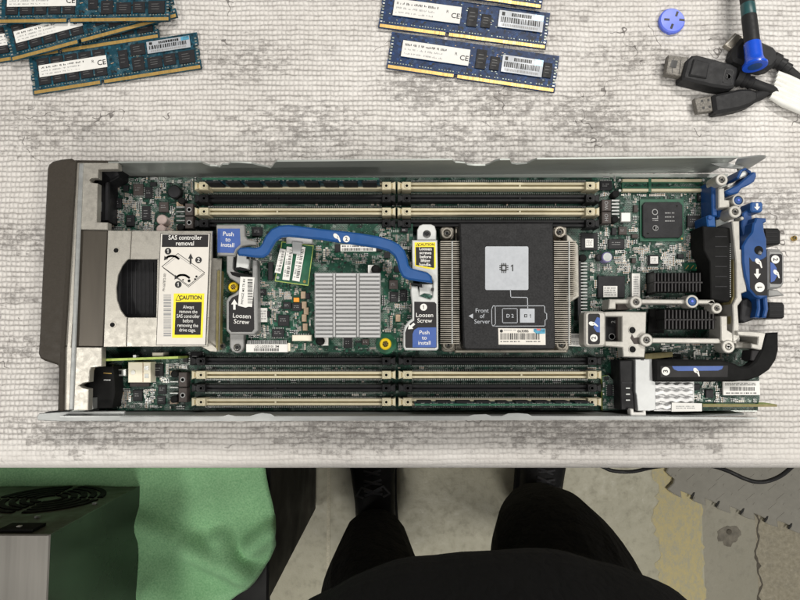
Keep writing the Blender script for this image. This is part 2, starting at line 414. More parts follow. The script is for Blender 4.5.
    def barcode(s, x0, y0, x1, y1, z, m, vertical=False, fill=.5, n=26):
        """bars printed on a label"""
        t = 0.
        w = 1./n
        while t < 1-w:
            bw = w*rnd.choice((.35, .5, .8, 1.1))
            if vertical: s.flat([(x0, y0+(y1-y0)*t), (x1, y0+(y1-y0)*t), (x1, y0+(y1-y0)*(t+bw)), (x0, y0+(y1-y0)*(t+bw))], z, m)
            else: s.flat([(x0+(x1-x0)*t, y0), (x0+(x1-x0)*(t+bw), y0), (x0+(x1-x0)*(t+bw), y1), (x0+(x1-x0)*t, y1)], z, m)
            t += bw+w*rnd.choice((.4, .5, .8))
    def fine(s, x0, y0, x1, y1, z, m, rows=1):
        """rows of print too small to read: broken short dashes"""
        for r in range(rows):
            a = y0+(y1-y0)*(r+.2)/rows; b = y0+(y1-y0)*(r+.75)/rows; x = x0
            while x < x1-.6:
                w = rnd.uniform(.5, 1.3); s.flat([(x, a), (min(x+w, x1), a), (min(x+w, x1), b), (x, b)], z, m); x += w+rnd.choice((.35, .35, .5, 1.3))
    def flat(s, px, z, m): s.add([P(x, y, z) for x, y in px], [list(range(len(px)))], m)
    def line(s, px, w, z, m):
        for (a, b), (c, d) in zip(px[:-1], px[1:]):
            L = math.hypot(c-a, d-b); nx, ny = -(d-b)/L*w/2, (c-a)/L*w/2; ex, ey = (c-a)/L*w/2, (d-b)/L*w/2
            s.flat([(a+nx-ex, b+ny-ey), (c+nx+ex, d+ny+ey), (c-nx+ex, d-ny+ey), (a-nx-ex, b-ny-ey)], z, m)
    def build(s, name, parent=None, smooth=32, at=None):
        me = bpy.data.meshes.new(name)
        if at is None:
            xs = [v[0] for v in s.v]; ys = [v[1] for v in s.v]; zs = [v[2] for v in s.v]
            at = Vector(((min(xs)+max(xs))/2, (min(ys)+max(ys))/2, min(zs)))
        else: at = Vector(at)
        me.from_pydata([Vector(v)-at for v in s.v], [], s.f)
        for m in s.mats: me.materials.append(m)
        me.polygons.foreach_set('material_index', s.m)
        bm = bmesh.new(); bm.from_mesh(me); bmesh.ops.recalc_face_normals(bm, faces=bm.faces); bm.to_mesh(me); bm.free()
        if smooth:
            me.polygons.foreach_set('use_smooth', [True]*len(me.polygons)); me.set_sharp_from_angle(angle=R(smooth))
        me.update()
        o = bpy.data.objects.new(name, me); COL.objects.link(o)
        w = WLOC.get(parent.name, Vector()) if parent else Vector()
        o.location = at-w; o.parent = parent
        WLOC[o.name] = at
        return o
WLOC = {}
def tag(o, label, cat, group=None, kind=None):
    o['label'] = label; o['category'] = cat
    if group: o['group'] = group
    if kind: o['kind'] = kind
    return o
def empty(name, loc, label, cat, group=None):
    o = bpy.data.objects.new(name, None); COL.objects.link(o); o.location = loc; o.empty_display_size = .02
    WLOC[o.name] = Vector(loc); return tag(o, label, cat, group)
def bz(pts, n=6):
    """smooth curve through pixel points (Catmull-Rom)"""
    out = []; p = [pts[0]]+list(pts)+[pts[-1]]
    for i in range(1, len(p)-2):
        a, b, c, d = p[i-1], p[i], p[i+1], p[i+2]
        for k in range(n):
            t = k/n
            out.append(tuple(.5*((2*b[j])+(-a[j]+c[j])*t+(2*a[j]-5*b[j]+4*c[j]-d[j])*t*t+(-a[j]+3*b[j]-3*c[j]+d[j])*t**3) for j in range(len(b))))
    out.append(tuple(pts[-1])); return out
def hand(mb, cx, cy, z, size, m, rot=0):
    """little pointing hand: fist, finger and thumb line"""
    ca, sa = math.cos(R(rot)), math.sin(R(rot))
    T = lambda x, y: (cx+size*(x*ca-y*sa), cy-size*(x*sa+y*ca))
    fist = []
    for k in range(14):
        a = 2*math.pi*k/14; x, y = .36*math.cos(a), .25*math.sin(a); fist.append(T(-.16+x*.78+y*.62, .14-x*.62+y*.78))
    mb.flat(fist, z, m)
    mb.flat([T(-.05, .22), T(.16, .24), T(.34, -.06), T(.52, -.42), T(.42, -.50), T(.18, -.22), T(-.02, -.04)], z+.00004, m)
    mb.flat([T(-.06, .12), T(.06, .10), T(.16, -.06), T(.05, -.02)], z+.00008, 'ink')
def arrow(mb, cx, cy, z, L, w, m, ang):
    pts = [(-.5, -.18), (0, -.18), (0, -.5), (.5, 0), (0, .5), (0, .18), (-.5, .18)]
    ca, sa = math.cos(R(ang)), math.sin(R(ang))
    mb.flat([(cx+x*L*ca-y*w*sa, cy-(x*L*sa+y*w*ca)) for x, y in pts], z, m)
def badge(mb, cx, cy, r, z, t, size, rot=0, disc='white', ink='ink'):
    mb.disc(cx, cy, r, z-.0001, z, disc, seg=20); mb.text(t, cx, cy, z+.0001, size, ink, rot, .02)

# ================================================================== SETTING
FZ = -.90
mb = MB(); mb.add([(-4, -4, FZ), (4, -4, FZ), (4, 4, FZ), (-4, 4, FZ)], [[0, 1, 2, 3]], 'floor')
fl = mb.build('floor', at=(0, 0, FZ)); fl['kind'] = 'structure'
mb = MB()
a = P(655, 500, FZ).x; b = P(701, 500, FZ).x
pts = [(a+rnd.uniform(-.010, .010), -2+i*.009) for i in range(400)]+[(b+rnd.uniform(-.005, .005), 1.59-i*.009) for i in range(400)]
mb.prism(pts, FZ+.0002, FZ+.0006, 'stripe')
st = mb.build('floor_stripe', smooth=0, at=(0, 0, FZ)); st['kind'] = 'structure'
mb = MB()   # joint between the two bays, its crumbled edge
x = P(757, 540, FZ).x; up = []; dn = []
for i in range(160):
    y = -.9+i*.008; w = .0015+.006*rnd.random()**3; o = .004*math.sin(i*.43)+.003*math.sin(i*1.1)+rnd.uniform(-.0015, .0015)
    up.append((x+o-w, y)); dn.append((x+o+w, y))
mb.prism(up+dn[::-1], FZ+.0002, FZ+.0006, 'crackdark')
xs = P(328, 560, FZ+.002).x
mb.prism([(xs-.0035, -1.5), (xs+.0035, -1.5), (xs+.0035, 1), (xs-.0035, 1)], FZ+.0005, FZ+.002, simple('pale_joint_filler', (.62, .58, .44), .6))
jj = mb.build('floor_joint', smooth=0, at=(0, 0, FZ)); jj['kind'] = 'structure'
mb = MB()
pts = []
for i in range(22):
    t = 2*math.pi*i/22; r = 11*(1+rnd.uniform(-.2, .2)); pts.append((729+r*math.cos(t), 535+r*.95*math.sin(t)))
mb.poly(pts, FZ+.0002, FZ+.0007, 'stain')
mb.disc(729.5, 532, 2.6, FZ+.0005, FZ+.003, 'crackdark', .001)
ob = mb.build('floor_patch', at=(*P(729, 535, FZ)[:2], FZ)); ob['kind'] = 'structure'

# bench under the cover
ben = empty('workbench', (0, .25, FZ), 'sturdy workbench under the woven white cover', 'workbench')
mb = MB(); mb.box(-.9, -.080, -.045, .9, .70, -.012, 'wood'); mb.build('bench_top', ben)
for x in (-.85, .79):
    for y in (0.0, .62):
        mb = MB(); mb.box(x, y, FZ, x+.06, y+.06, -.045, 'benchleg'); mb.build('leg', ben)
mb = MB()
ye = P(400, 468.5, -.008).y
prof = [(.72, -.012), (.72, 0)]
prof += [(ye+.012, 0)]
for k in range(1, 9):
    t = math.pi/2*k/8; prof.append((ye+.012-.012*math.sin(t), -.012+.012*math.cos(t)))
prof += [(ye+.0005, -.030), (ye+.004, -.052), (ye+.006, -.052), (ye+.0035, -.030), (ye+.0035, -.012)]
nx = 2
vs = []
for x in (-.92, .92): vs += [(x, y, z) for y, z in prof]
n = len(prof); fs = [[i, (i+1) % n, n+(i+1) % n, n+i] for i in range(n)]
fs += [list(range(n)), [n+i for i in range(n)]]
mb.add(vs, fs, 'cover')
cov = mb.build('table_cover', at=(0, .27, 0), smooth=30)
tag(cov, 'off white woven cover with grey grime and a rolled front edge, spread over the bench', 'table cover')

# ================================================================== SERVER
sv = empty('blade_server', (*P(400, 290, 0)[:2], 0), 'opened long blade server with its boards, heatsinks and blue levers exposed, lying on the cover', 'server')
ZB = .010   # motherboard top
# --- chassis
mb = MB()
def wall(mb, px0, px1, y0, y1, prof, zt, z0, th, m):
    """upright sheet: prof = list of (px, drop below the top edge in m)"""
    a = P(px0, y0, zt); b = P(px1, y1, zt); n = len(prof)
    vs = []
    for px, dz in prof:
        t = (px-px0)/(px1-px0); q = a.lerp(b, t)
        vs += [(q.x, q.y, z0), (q.x, q.y, zt-dz), (q.x, q.y+th, zt-dz), (q.x, q.y+th, z0)]
    fs = []
    for i in range(n-1):
        for k in range(4):
            fs.append([i*4+k, i*4+(k+1) % 4, (i+1)*4+(k+1) % 4, (i+1)*4+k])
    fs += [[0, 1, 2, 3], [n*4-4, n*4-3, n*4-2, n*4-1]]
    mb.add(vs, fs, m)
top_prof = [(108, 0), (201, 0), (202, .004), (206, .009), (213, .010), (215, .012), (220, .006), (226, .006), (230, .002), (238, .002), (250, .004), (256, .009), (262, .012), (266, .016), (270, .010), (274, .003), (277, 0),
            (452, 0), (456, .006), (466, .008), (469, .012), (478, .014), (488, .014), (492, .010), (495, .004), (500, .001), (510, .001), (514, .010), (520, .012), (530, .010), (533, .004), (537, 0), (738, 0)]
wall(mb, 108, 738, 163.2, 157.6, top_prof, .040, .002, .0012, 'wallsteel')
mb.poly([(66, 411.5), (757, 411.5), (757, 352), (737, 346), (737, 230), (728, 222), (728, 174), (66, 174)], .0005, .0022, 'wallsteel')
low_prof = [(60, 0), (640, 0), (700, .004), (740, .012), (757, .016)]
a = P(60, 417.5, .036); b = P(757, 417.5, .036)
wall(mb, 60, 757, 417.5, 417.5, low_prof, .036, .0005, .0012, 'zinc')
# rolled lip of the near wall
lip = [(120, 421.5), (640, 419.8), (690, 419.5), (757, 419), (757, 417.6), (640, 416.4), (532, 416), (528, 414), (518, 413.2), (508, 413.5), (502, 416), (492, 416.2), (486, 414.2), (474, 414.6), (468, 416.2),
       (275, 416.4), (271, 414), (262, 413), (255, 414.5), (250, 416.2), (236, 416.2), (228, 414.6), (222, 416.5), (120, 417)]
mb.poly(lip, .0362, .0370, 'zinc')
# flared tab at the rear of the far wall
q = [P(735, 163.5, .034), P(738, 174, .016), P(745, 171, .016), P(765, 158.5, .034), P(764, 156.8, .037), P(757, 156.6, .040), P(737, 159, .040)]
vs = [v for v in q]+[v+Vector((.0006, .0010, .0006)) for v in q]; n = len(q)
mb.add(vs, [list(range(n))[::-1], [n+i for i in range(n)]]+[[i, (i+1) % n, n+(i+1) % n, n+i] for i in range(n)], 'zinc')
mb.poly([(711, 163.5), (728, 163), (744, 166.5), (742, 168.5), (722, 167.5)], .030, .0312, 'zinc')
mb.build('chassis', sv, smooth=30)
# near ear plate
mb = MB()
mb.poly([(39, 413.5), (66, 411.5), (125, 411), (125, 414), (128, 421.3), (60, 421.5), (38, 420.5), (36.5, 417)], .028, .0295, 'zinc', .0004)
mb.poly([(44, 412.2), (66, 409.8), (70, 411.2), (50, 414)], .022, .027, 'black')
mb.build('ear_plate', sv)

# --- front rail
ZF = .042
mb = MB()
mb.poly([(74, 162.5), (118, 162.8), (118, 169), (98, 169.4), (97.6, 178), (91, 178), (88.8, 180), (91, 182.5), (97.4, 183.3), (96.5, 222), (107.5, 222.4), (107.3, 230), (79.5, 229.5), (71, 347), (101.8, 347.3), (101.6, 366.5), (91, 367.8), (89.6, 371), (89, 382), (83, 383.2), (79, 385.5), (83, 388), (88.6, 389), (88, 410.5), (62, 410.2), (62.8, 350)],
        .036, ZF, 'steel', .0004)
mb.poly([(75, 160.2), (118, 160.6), (118, 162.3), (75, 162)], .0, .0395, 'bezel')
mb.poly([(64, 345.2), (66.5, 345.5), (66.5, 346.8), (64, 346.8)], ZF, ZF+.0003, 'blackmat')
mb.build('front_rail', sv)
mb = MB()
mb.poly([(78.6, 163), (83, 163), (73, 410), (68.5, 410)], ZF, ZF+.0012, 'zinc', .0006)
mb.build('rail_bead', sv)
mb = MB()   # bezel
mb.poly([(46.5, 168), (48, 164), (52, 160.8), (60, 159), (70.5, 157.8), (74.6, 160.6), (74.4, 164), (62.6, 350), (61.4, 411.2), (56.6, 410.8), (57.8, 368), (56.5, 365), (52, 363.4), (44, 361), (39.5, 358.5), (37.4, 353.5), (38.2, 344)],
        .002, .046, 'bezel', .0016)
mb.build('front_bezel', sv)
mb = MB()
mb.poly([(80, 229.8), (107.5, 230.3), (103, 346.8), (71.4, 346.6)], .010, .0405, 'brownpanel', .0006)
mb.build('drive_front', sv)
# black guide behind the rail
mb = MB()
mb.poly([(98, 169), (119, 169), (119, 177), (108, 183), (107.5, 221), (97, 221)], ZB, .026, 'black', .0004)
mb.poly([(105.5, 183), (108.2, 182), (108, 220), (105, 220)], .026, .029, 'chip')
mb.poly([(98.8, 202), (102, 202), (101.5, 211.5), (97.6, 211.5)], .026, .0262, 'zinc')
mb.poly([(101, 170.5), (117, 170), (118.5, 175), (110, 178)], .026, .028, 'chip')
mb.build('guide_block', sv)
mb = MB()
mb.poly([(88, 368), (113, 366), (115, 392), (112, 408), (88, 409)], ZB, .024, 'blackmat', .0004)
mb.line([(104, 373), (111, 373.5)], 1, .0243, 'gold'); mb.line([(104, 380), (110, 380)], .9, .0243, 'tin')
mb.poly([(89.5, 398), (93, 398), (93, 409), (89, 409)], .024, .030, 'zinc')
mb.build('guide_block', sv)

# --- motherboard
mbd = MB()
mbd.poly([(99, 177.5), (716, 177.5), (716, 228), (736, 232), (736, 345), (760, 352), (758, 410.5), (99, 410.5)], ZB-.0018, ZB, 'pcb')
board = mbd.build('motherboard', sv, smooth=0)

used = []   # occupied pixel boxes on each board, for the small parts
def chip(x0, y0, x1, y1, z, h, parent, pins='', mark=True, m='chip', name='chip', rot=0):
    c = MB(); c.rect(x0, y0, x1, y1, z, z+h, m, .0003)
    zt = z+h+.00012
    if mark and x1-x0 > 6:
        for k in range(2+(y1-y0 > 12)):
            yy = y0+(y1-y0)*(.3+.2*k); c.fine(x0+(x1-x0)*.2, yy, x0+(x1-x0)*rnd.uniform(.6, .8), yy+1, zt, 'greyink')
    for s in pins:
        L = (x1-x0) if s in 'tb' else (y1-y0); n = max(3, int(L/1.7))
        for i in range(n):
            t = (i+.5)/n
            if s in 'tb':
                x = x0+L*t; y = (y0-1.5) if s == 't' else (y1+.1); c.rect(x-.35, y, x+.35, y+1.4, z, z+h*.4, 'tin')
            else:
                y = y0+L*t; x = (x0-1.5) if s == 'l' else (x1+.1); c.rect(x, y-.35, x+1.4, y+.35, z, z+h*.4, 'tin')
    used.append((x0-1.5, y0-1.5, x1+1.5, y1+1.5))
    return c.build(name, parent)
def can(cx, cy, r, z, h, parent, m='black', topm=None, name='capacitor'):
    c = MB(); c.disc(cx, cy, r, z, z+h, m, .0006, top=topm); used.append((cx-r-1, cy-r-1, cx+r+1, cy+r+1))
    return c.build(name, parent)

# chips, front upper bay
for a in [(133, 184, 143, 195, 'tb'), (145, 187, 152, 198, 'lr'), (142, 206, 150, 220, 'lr'), (126, 215, 134, 226, ''), (159, 202, 168, 212, ''), (113, 198, 121, 208, ''), (150, 182, 156, 186, ''), (123, 185, 128, 191, '')]:
    chip(*a[:4], ZB, .0018, board, a[4], m='chipbrown' if a[0] in (159, 133) else 'chip')
can(174, 191.5, 6.6, ZB, .006, board, 'black', 'chip'); can(161.5, 219.5, 5.2, ZB, .009, board, 'pinkcap'); can(160.5, 229, 4.6, ZB, .009, board, 'pinkcap')
def vrm(x, y0, y1, parent, flip=False):
    """pair of power inductors with a comb of straps"""
    c = MB(); h = (y1-y0)/2
    for k in range(2):
        c.rect(x+9, y0+k*h+.4, x+17, y0+(k+1)*h-.6, ZB, ZB+.008, 'chipbrown', .0004)
        c.ring(x+13, y0+(k+.5)*h, 2.6, 1.6, ZB+.0080, ZB+.0083, 'greyink')
    for k in range(5):
        yy = y0+4+(y1-y0-8)*k/4; c.rect(x, yy-.7, x+8.8, yy+.7, ZB+.0020, ZB+.005, 'tin', .0003)
    c.rect(x+.5, y0-1, x+7, y0+3, ZB, ZB+.004, 'mlcc'); c.rect(x+.5, y1-3, x+7, y1+1, ZB, ZB+.004, 'mlcc')
    used.append((x-1, y0-2, x+18, y1+2))
    o = c.build('power_inductor', parent)
    return o
vrm(176, 203, 229, board)
can(181, 200.5, 3.4, ZB, .007, board, 'blackmat'); can(180, 227, 3.6, ZB, .007, board, 'blackmat')
vrm(169.5, 372, 403, board)
can(174, 374, 3.6, ZB, .008, board, 'blackmat'); can(173.5, 399.5, 3.6, ZB, .008, board, 'blackmat')
# lower front bay
for a in [(153, 364, 163, 376, 'tb'), (158, 385, 166, 394, ''), (157, 396, 165, 404, ''), (133, 390, 142, 401, ''), (183, 354, 188, 362, ''), (190, 352, 202, 365, 'lr')]:
    chip(*a[:4], ZB, .0018, board, a[4])
mb = MB()
mb.rect(128, 362, 150.5, 382.5, ZB, .020, 'ivorywhite', .0004); mb.rect(142.5, 362.6, 143.3, 382, .020, .0202, 'mlcc')
mb.rect(144.5, 366, 148.5, 370, .020, .0204, 'tin'); mb.rect(144.5, 374, 148.5, 378, .020, .0204, 'tin')
mb.disc(133, 372.5, 2.2, .020, .0206, 'white'); mb.rect(130, 383, 149, 386.5, ZB, .0125, 'chipbrown')
mb.rect(116.5, 369, 126, 376, ZB, .016, 'tin', .0003); mb.rect(118.5, 370.5, 121.5, 374.5, .016, .0162, 'ink')
used.append((115, 360, 152, 388))
mb.build('drive_connector', board)
mb = MB()   # upright backplane board: we look down on its edge
mb.poly([(102, 358.8), (178, 356.3), (178, 358.6), (102, 361.2)], ZB+.001, .034, 'pcb_edge')
mb.rect(133, 355, 136, 358, .028, .033, 'tin'); mb.rect(152, 352.5, 163, 356.5, .020, .030, 'ivorywhite', .0004)
used.append((100, 346, 180, 362))
mb.build('backplane_board', sv)

# --- memory slots
def slot(x0, x1, yc, dark, xl=None, module=None, zt=.019):
    body = 'black' if dark else 'ivory'
    c = MB()
    c.rect(x0, yc-3.3, x1, yc-.75, ZB, zt, body, .0003); c.rect(x0, yc+.75, x1, yc+3.3, ZB, zt, body, .0003)
    c.rect(x0, yc-.75, x1, yc+.75, ZB, zt-.0022, 'chip' if dark else 'ivorydark')
    xk = x0+(x1-x0)*(.40 if x0 < 300 else .62); c.rect(xk-.8, yc-.75, xk+.8, yc+.75, ZB, zt-.0003, body)
    o = c.build('memory_slot', board)
    pn = MB(); n = int((x1-x0)/2.05)
    for i in range(n):
        x = x0+3+(x1-x0-6)*i/(n-1)
        for s in (-1, 1): pn.rect(x-.5, yc+s*4.6-.8, x+.5, yc+s*4.6+.8, ZB, ZB+.0022, 'tin' if not dark else 'solder')
    pn.build('contact_row', o)
    for s, xe in ((-1, x0), (1, x1)):
        l = MB(); q = lambda d: xe+s*d
        xa, xb = sorted((q(-1.5), q(9)))
        l.poly([(q(-2), yc-3.9), (q(7), yc-3.9), (q(7), yc-2.6), (q(11.5), yc-4.2), (q(11.5), yc+4.2), (q(7), yc+2.6), (q(7), yc+3.9), (q(-2), yc+3.9)][::s], ZB, zt+.004, body, .0004)
        l.ring(q(2.2), yc, 2.7, 1.3, zt+.004, zt+.0046, body)
        l.rect(*sorted((q(7.6), q(8.6)))[:1], yc-2.2, sorted((q(7.6), q(8.6)))[1], yc+2.2, zt+.004, zt+.0044, 'ivorydark' if not dark else 'chip')
        l.build('latch', o)
    used.append((x0-12, yc-5.6, x1+12, yc+5.6))
    if module:
        d = MB(); lean = module
        a = P(x0+4, yc, zt); b = P(x1-4, yc, zt); zt2 = .0375
        d.box(a.x, a.y-.00065, zt-.002, b.x, a.y+.00065, zt2, 'dimm_teal')
        d.box(a.x+.0004, a.y-.0007, zt2-.0012, b.x-.0004, a.y+.0007, zt2+.0001, 'pcb_edge' if False else 'pcb_plain')
        for i in range(9):
            cx = a.x+(b.x-a.x)*(.055+.111*i)
            if i == 4:
                d.box(cx-.004, a.y-.0018, zt+.002, cx+.004, a.y+.0018, zt2-.004, 'chip'); continue
            d.box(cx-.0052, a.y-.0019, zt+.0015, cx+.0052, a.y+.0019, zt2-.0035, 'chip', .0002)
        for i in range(60):
            cx = a.x+(b.x-a.x)*rnd.random(); zz = rnd.uniform(zt2-.003, zt2-.001)
            d.box(cx-.0004, a.y-.0010, zz, cx+.0004, a.y+.0010, zz+.0006, 'tin')
        d.build('memory_module', o)
    return o
for yc, dk in ((185.6, 0), (198.2, 1), (211.4, 0), (223.4, 1)):
    slot(206, 384, yc, dk, module=1 if yc < 190 else None); slot(409, 588, yc, dk)
for yc, dk in ((361.2, 1), (375, 0), (388.2, 1), (402.2, 0)):
    slot(203, 384, yc, dk); slot(410, 590, yc, dk, module=-1 if yc > 400 else None)

# --- drive cage
cage = MB()
ZC = .0425
# top sheet around the D-shaped window
arc = [(127.2, 259.6), (122, 266), (118, 275), (116.2, 288), (117, 300), (120.5, 310), (125.2, 316.5)]
cage.poly([(107.8, 230.4), (131.5, 230.6), (130.4, 246), (129.6, 259)]+arc+[(127, 317.2), (126, 346.8), (103.4, 347)], ZC-.0012, ZC, 'steel', .0003)
cage.poly([(131.9, 230.6), (212.4, 231), (212, 235), (211.4, 259.4), (130.2, 259.4)], ZC-.0016, ZC-.0004, 'steel', .0003)
cage.poly([(127.6, 317.4), (209, 317.4), (207.6, 346.6), (126.6, 346.8)], ZC-.0016, ZC-.0004, 'steel', .0003)
cage.poly([(157.5, 259.4), (211.4, 259.4), (209, 317.4), (156.4, 317.4)], ZC-.0016, ZC-.0004, 'steel')
cage.poly([(104, 232), (211, 232), (207, 345), (104, 345)], .014, .0262, 'blackmat')
cage.poly([(200, 346), (209, 342), (217, 348.5), (217, 352), (210, 351.5)], .030, .0312, 'steel', .0003)
cage.poly([(212.4, 236), (212.4, 258), (221.5, 258.4), (219, 352), (208, 346)], .028, .0292, 'steel', .0003)
cage.poly([(217.3, 271), (219.6, 270), (217.6, 350), (215.6, 350)], .018, .031, 'pcb_olive')
cg = cage.build('drive_cage', sv, smooth=30)
d = MB(); d.poly([(115, 258.4), (158, 258.4), (157, 318), (115, 318)], .026, .030, 'black', .0006)
for k in range(7):
    x = 127+k*4.2; d.rect(x, 262, x+.8, 314, .0302, .0306, 'chip')
d.build('drive_bay', cg)
for x, y in ((116, 250.4), (112.3, 324.8)):
    d = MB(); d.disc(x, y, 3.4, ZC+.0001, ZC+.0004, 'steel', seg=20); d.disc(x, y, 2.4, ZC+.0004, ZC+.0005, 'blackmat', seg=20); d.build('rivet_hole', cg)
# instruction label
l = MB(); zl = ZC+.0003
def sk(x, y):  # the label leans a little with the cage
    return (x-(y-233)*.040, y)
def quad(x0, y0, x1, y1): return [sk(x0, y1), sk(x1, y1), sk(x1, y0), sk(x0, y0)]
l.poly(quad(160.6, 233.2, 210.2, 345.2), zl-.0007, zl, 'ink')
l.poly(quad(161.1, 233.7, 209.7, 344.7), zl-.0006, zl+.0001, 'offwhite')
z1 = zl+.0002
l.flat(quad(162.3, 234.4, 208.6, 247), z1, 'labelblack')
l.text('SAS controller\nremoval', 185, 240.6, z1+.0001, 6.4, 'white', 0, .012, .88)
badge(l, 168, 251.2, 3.3, z1+.0001, '1', 5.4, 0, 'ink', 'white'); badge(l, 198.5, 260, 3.3, z1+.0001, '2', 5.4, 0, 'ink', 'white'); badge(l, 178.2, 284.5, 3.4, z1+.0001, '1', 5.4, 0, 'ink', 'white')
pl = [(162, 266.5), (178, 253.5), (204.5, 272.5), (188.5, 285.5)]
l.line(pl+[pl[0]], .55, z1, 'ink'); l.line([(163.5, 268), (188.6, 287), (204.5, 274)], .45, z1, 'ink'); l.line([(165, 266), (178.2, 256), (201, 272)], .35, z1, 'greyink')
for x, y, r in ((189, 280.8, 1.5), (196.4, 276.5, 1.1), (195, 279, .9), (183, 279.7, .8)): l.ring(x, y, r, r*.6, zl+.0001, z1+.0001, 'ink')
for base, d_ in (((170.5, 258), 1), ((181, 277), 1)):
    bx, by = base; arcp = bz([(bx+8, by+.6), (bx+4, by-1.7), (bx-1, by-1.8), (bx-4.4, by)], 4); l.line(arcp, 2.0, z1+.0001, 'ink'); l.flat([(bx-6.6, by+2.4), (bx-6, by-2.2), (bx-2.6, by+1)], z1+.00015, 'ink')
arrow(l, 190.6, 258.6, z1+.0001, 10.5, 5, 'ink', 90)
l.text('PN 667872-001', *sk(166.4, 282), z1, 3.6, 'ink', 88, 0, .8)
l.barcode(*sk(166, 294.6), sk(173.5, 294.6)[0], 337.6, z1, 'greyink', True, n=30)
l.flat(quad(176.2, 293.4, 206.8, 337.8), z1, 'yellow')
l.flat(quad(178.6, 302, 204.6, 334.8), z1+.0001, 'labelblack')
l.text('CAUTION', 190.4, 297.8, z1+.0001, 5.6, 'ink', 0, .03, .9)
l.line([sk(178.6, 300.2), sk(181, 295), sk(183.6, 300.2), sk(178.6, 300.2)], .5, z1+.0001, 'ink')
l.text('Always\nremove the\nSAS controller\nbefore\nremoving the\ndrive cage.', 188, 318.6, z1+.0002, 5.0, 'white', -1, .004, .78)
l.build('instruction_label', cg, smooth=0)

# --- storage controller card and its carrier
ZS = .020
c = MB(); c.poly([(217, 224), (413, 224), (413, 352), (217, 352.4)], ZS-.0016, ZS, 'pcb_card')
card = c.build('controller_card', sv, smooth=0)
mainused = used; used = []
c = MB()   # fine pitch black chips by the barcode
for a in [(252, 227, 262, 236, ''), (335, 244, 340, 252, ''), (376, 245, 382, 251, ''), (262, 311, 269.5, 317, ''), (278, 315, 289, 326, ''), (272, 329, 284, 337, 'tb'), (292, 303, 301, 311, ''), (344, 338, 352, 348, 'lr'),
          (389, 280, 398, 289, ''), (390, 292, 398, 302, 'lr'), (400, 290, 407, 301, 'lr'), (384, 252, 390, 258, ''), (394, 266, 400, 272, ''), (283, 302, 291, 309, ''), (258, 289, 266, 295, ''), (401, 228, 408, 232, ''),
          (268, 262, 273, 280, ''), (304, 293, 310, 299, ''), (362, 339, 369, 345, '')]:
    chip(*a[:4], ZS, .0018, card, a[4], m='chipbrown' if a[0] in (389, 362) else 'chip')
l = MB(); l.rect(340.5, 244.5, 376, 251.2, ZS, ZS+.0021, 'white'); l.barcode(342, 248, 374, 250.7, ZS+.0022, 'ink', n=34); l.fine(342, 245, 372, 247.5, ZS+.0022, 'ink'); used.append((334, 243, 383, 253)); l.build('barcode_label', card, smooth=0)
# heatsink
hs = MB(); hs.rect(314.6, 273, 380.4, 337.2, ZS+.002, .0335, 'alu')
for xa, xb in ((314.8, 332.6), (335.6, 356.2), (359.4, 380.2)):
    for k in range(16):
        y = 273.2+k*(64/15.6); hs.rect(xa, y, xb, y+2.9, .0335, .0365, 'alu', .0004)
hs.rect(333.0, 273, 335.2, 337, .0335, .0358, 'alu', .0004); hs.rect(356.8, 273, 358.8, 337, .0335, .0358, 'alu', .0004)
hs.rect(368, 265, 374, 273, ZS+.003, .028, 'white'); hs.rect(321, 337.2, 328, 345.5, ZS+.003, .028, 'white')
used.append((312, 264, 382, 347))
h = hs.build('heatsink', card, smooth=30)
for x, y in ((375.4, 269), (319.8, 341)):
    d = MB(); d.disc(x, y, 4.4, ZS, .032, 'blackmat', .0012); d.build('push_pin', h)
# cache module
cm = MB(); zc = ZS+.006
cm.poly([(281.6, 241.4), (313.6, 245.6), (308.2, 285.8), (274.8, 281.2)], zc-.001, zc, 'pcb_edge', 0, 'pcb_edge')
cm.poly([(282.5, 242.3), (312.9, 246.3), (307.6, 284.9), (275.6, 280.6)], zc, zc+.0001, 'pcb_plain')
cm.disc(277.8, 277.6, 1.5, zc, zc+.0004, 'tin'); cm.disc(304.5, 281.5, 1.5, zc, zc+.0004, 'brass')
cmo = cm.build('cache_module', card, smooth=0); used.append((272, 240, 315, 287))
def tlabel(p0, p1, w, parent, nm='barcode_label'):
    l = MB(); dx, dy = p1[0]-p0[0], p1[1]-p0[1]; L = math.hypot(dx, dy); nx, ny = -dy/L*w/2, dx/L*w/2
    l.poly([(p0[0]+nx, p0[1]+ny), (p1[0]+nx, p1[1]+ny), (p1[0]-nx, p1[1]-ny), (p0[0]-nx, p0[1]-ny)], zc+.0004, zc+.0012, 'white')
    t = .08
    while t < .92:
        b_ = rnd.uniform(.012, .03); q = lambda s, k: (p0[0]+dx*s+nx*k, p0[1]+dy*s+ny*k)
        l.flat([q(t, .1), q(t+b_, .1), q(t+b_, -.75), q(t, -.75)], zc+.0013, 'ink')
        if rnd.random() < .7: l.flat([q(t, .25), q(t+b_, .25), q(t+b_, .75), q(t, .75)], zc+.0013, 'greyink')
        t += b_+rnd.choice((.015, .02, .03, .05))
    l.build(nm, parent, smooth=0)
tlabel((283, 249), (277.6, 273), 6, cmo); tlabel((290.3, 247), (285.8, 280), 7, cmo); tlabel((301.8, 246.5), (295.8, 281), 7.4, cmo)
l = MB(); l.poly([(292, 241), (302.4, 242.2), (300.4, 254.6), (292.4, 253.4)], zc+.001, zc+.0026, 'foil', .0004); l.build('retention_tab', cmo)
l = MB(); l.rect(286, 233.5, 312, 243.5, ZS, ZS+.007, 'alu', .0004); l.build('shield_clip', card)
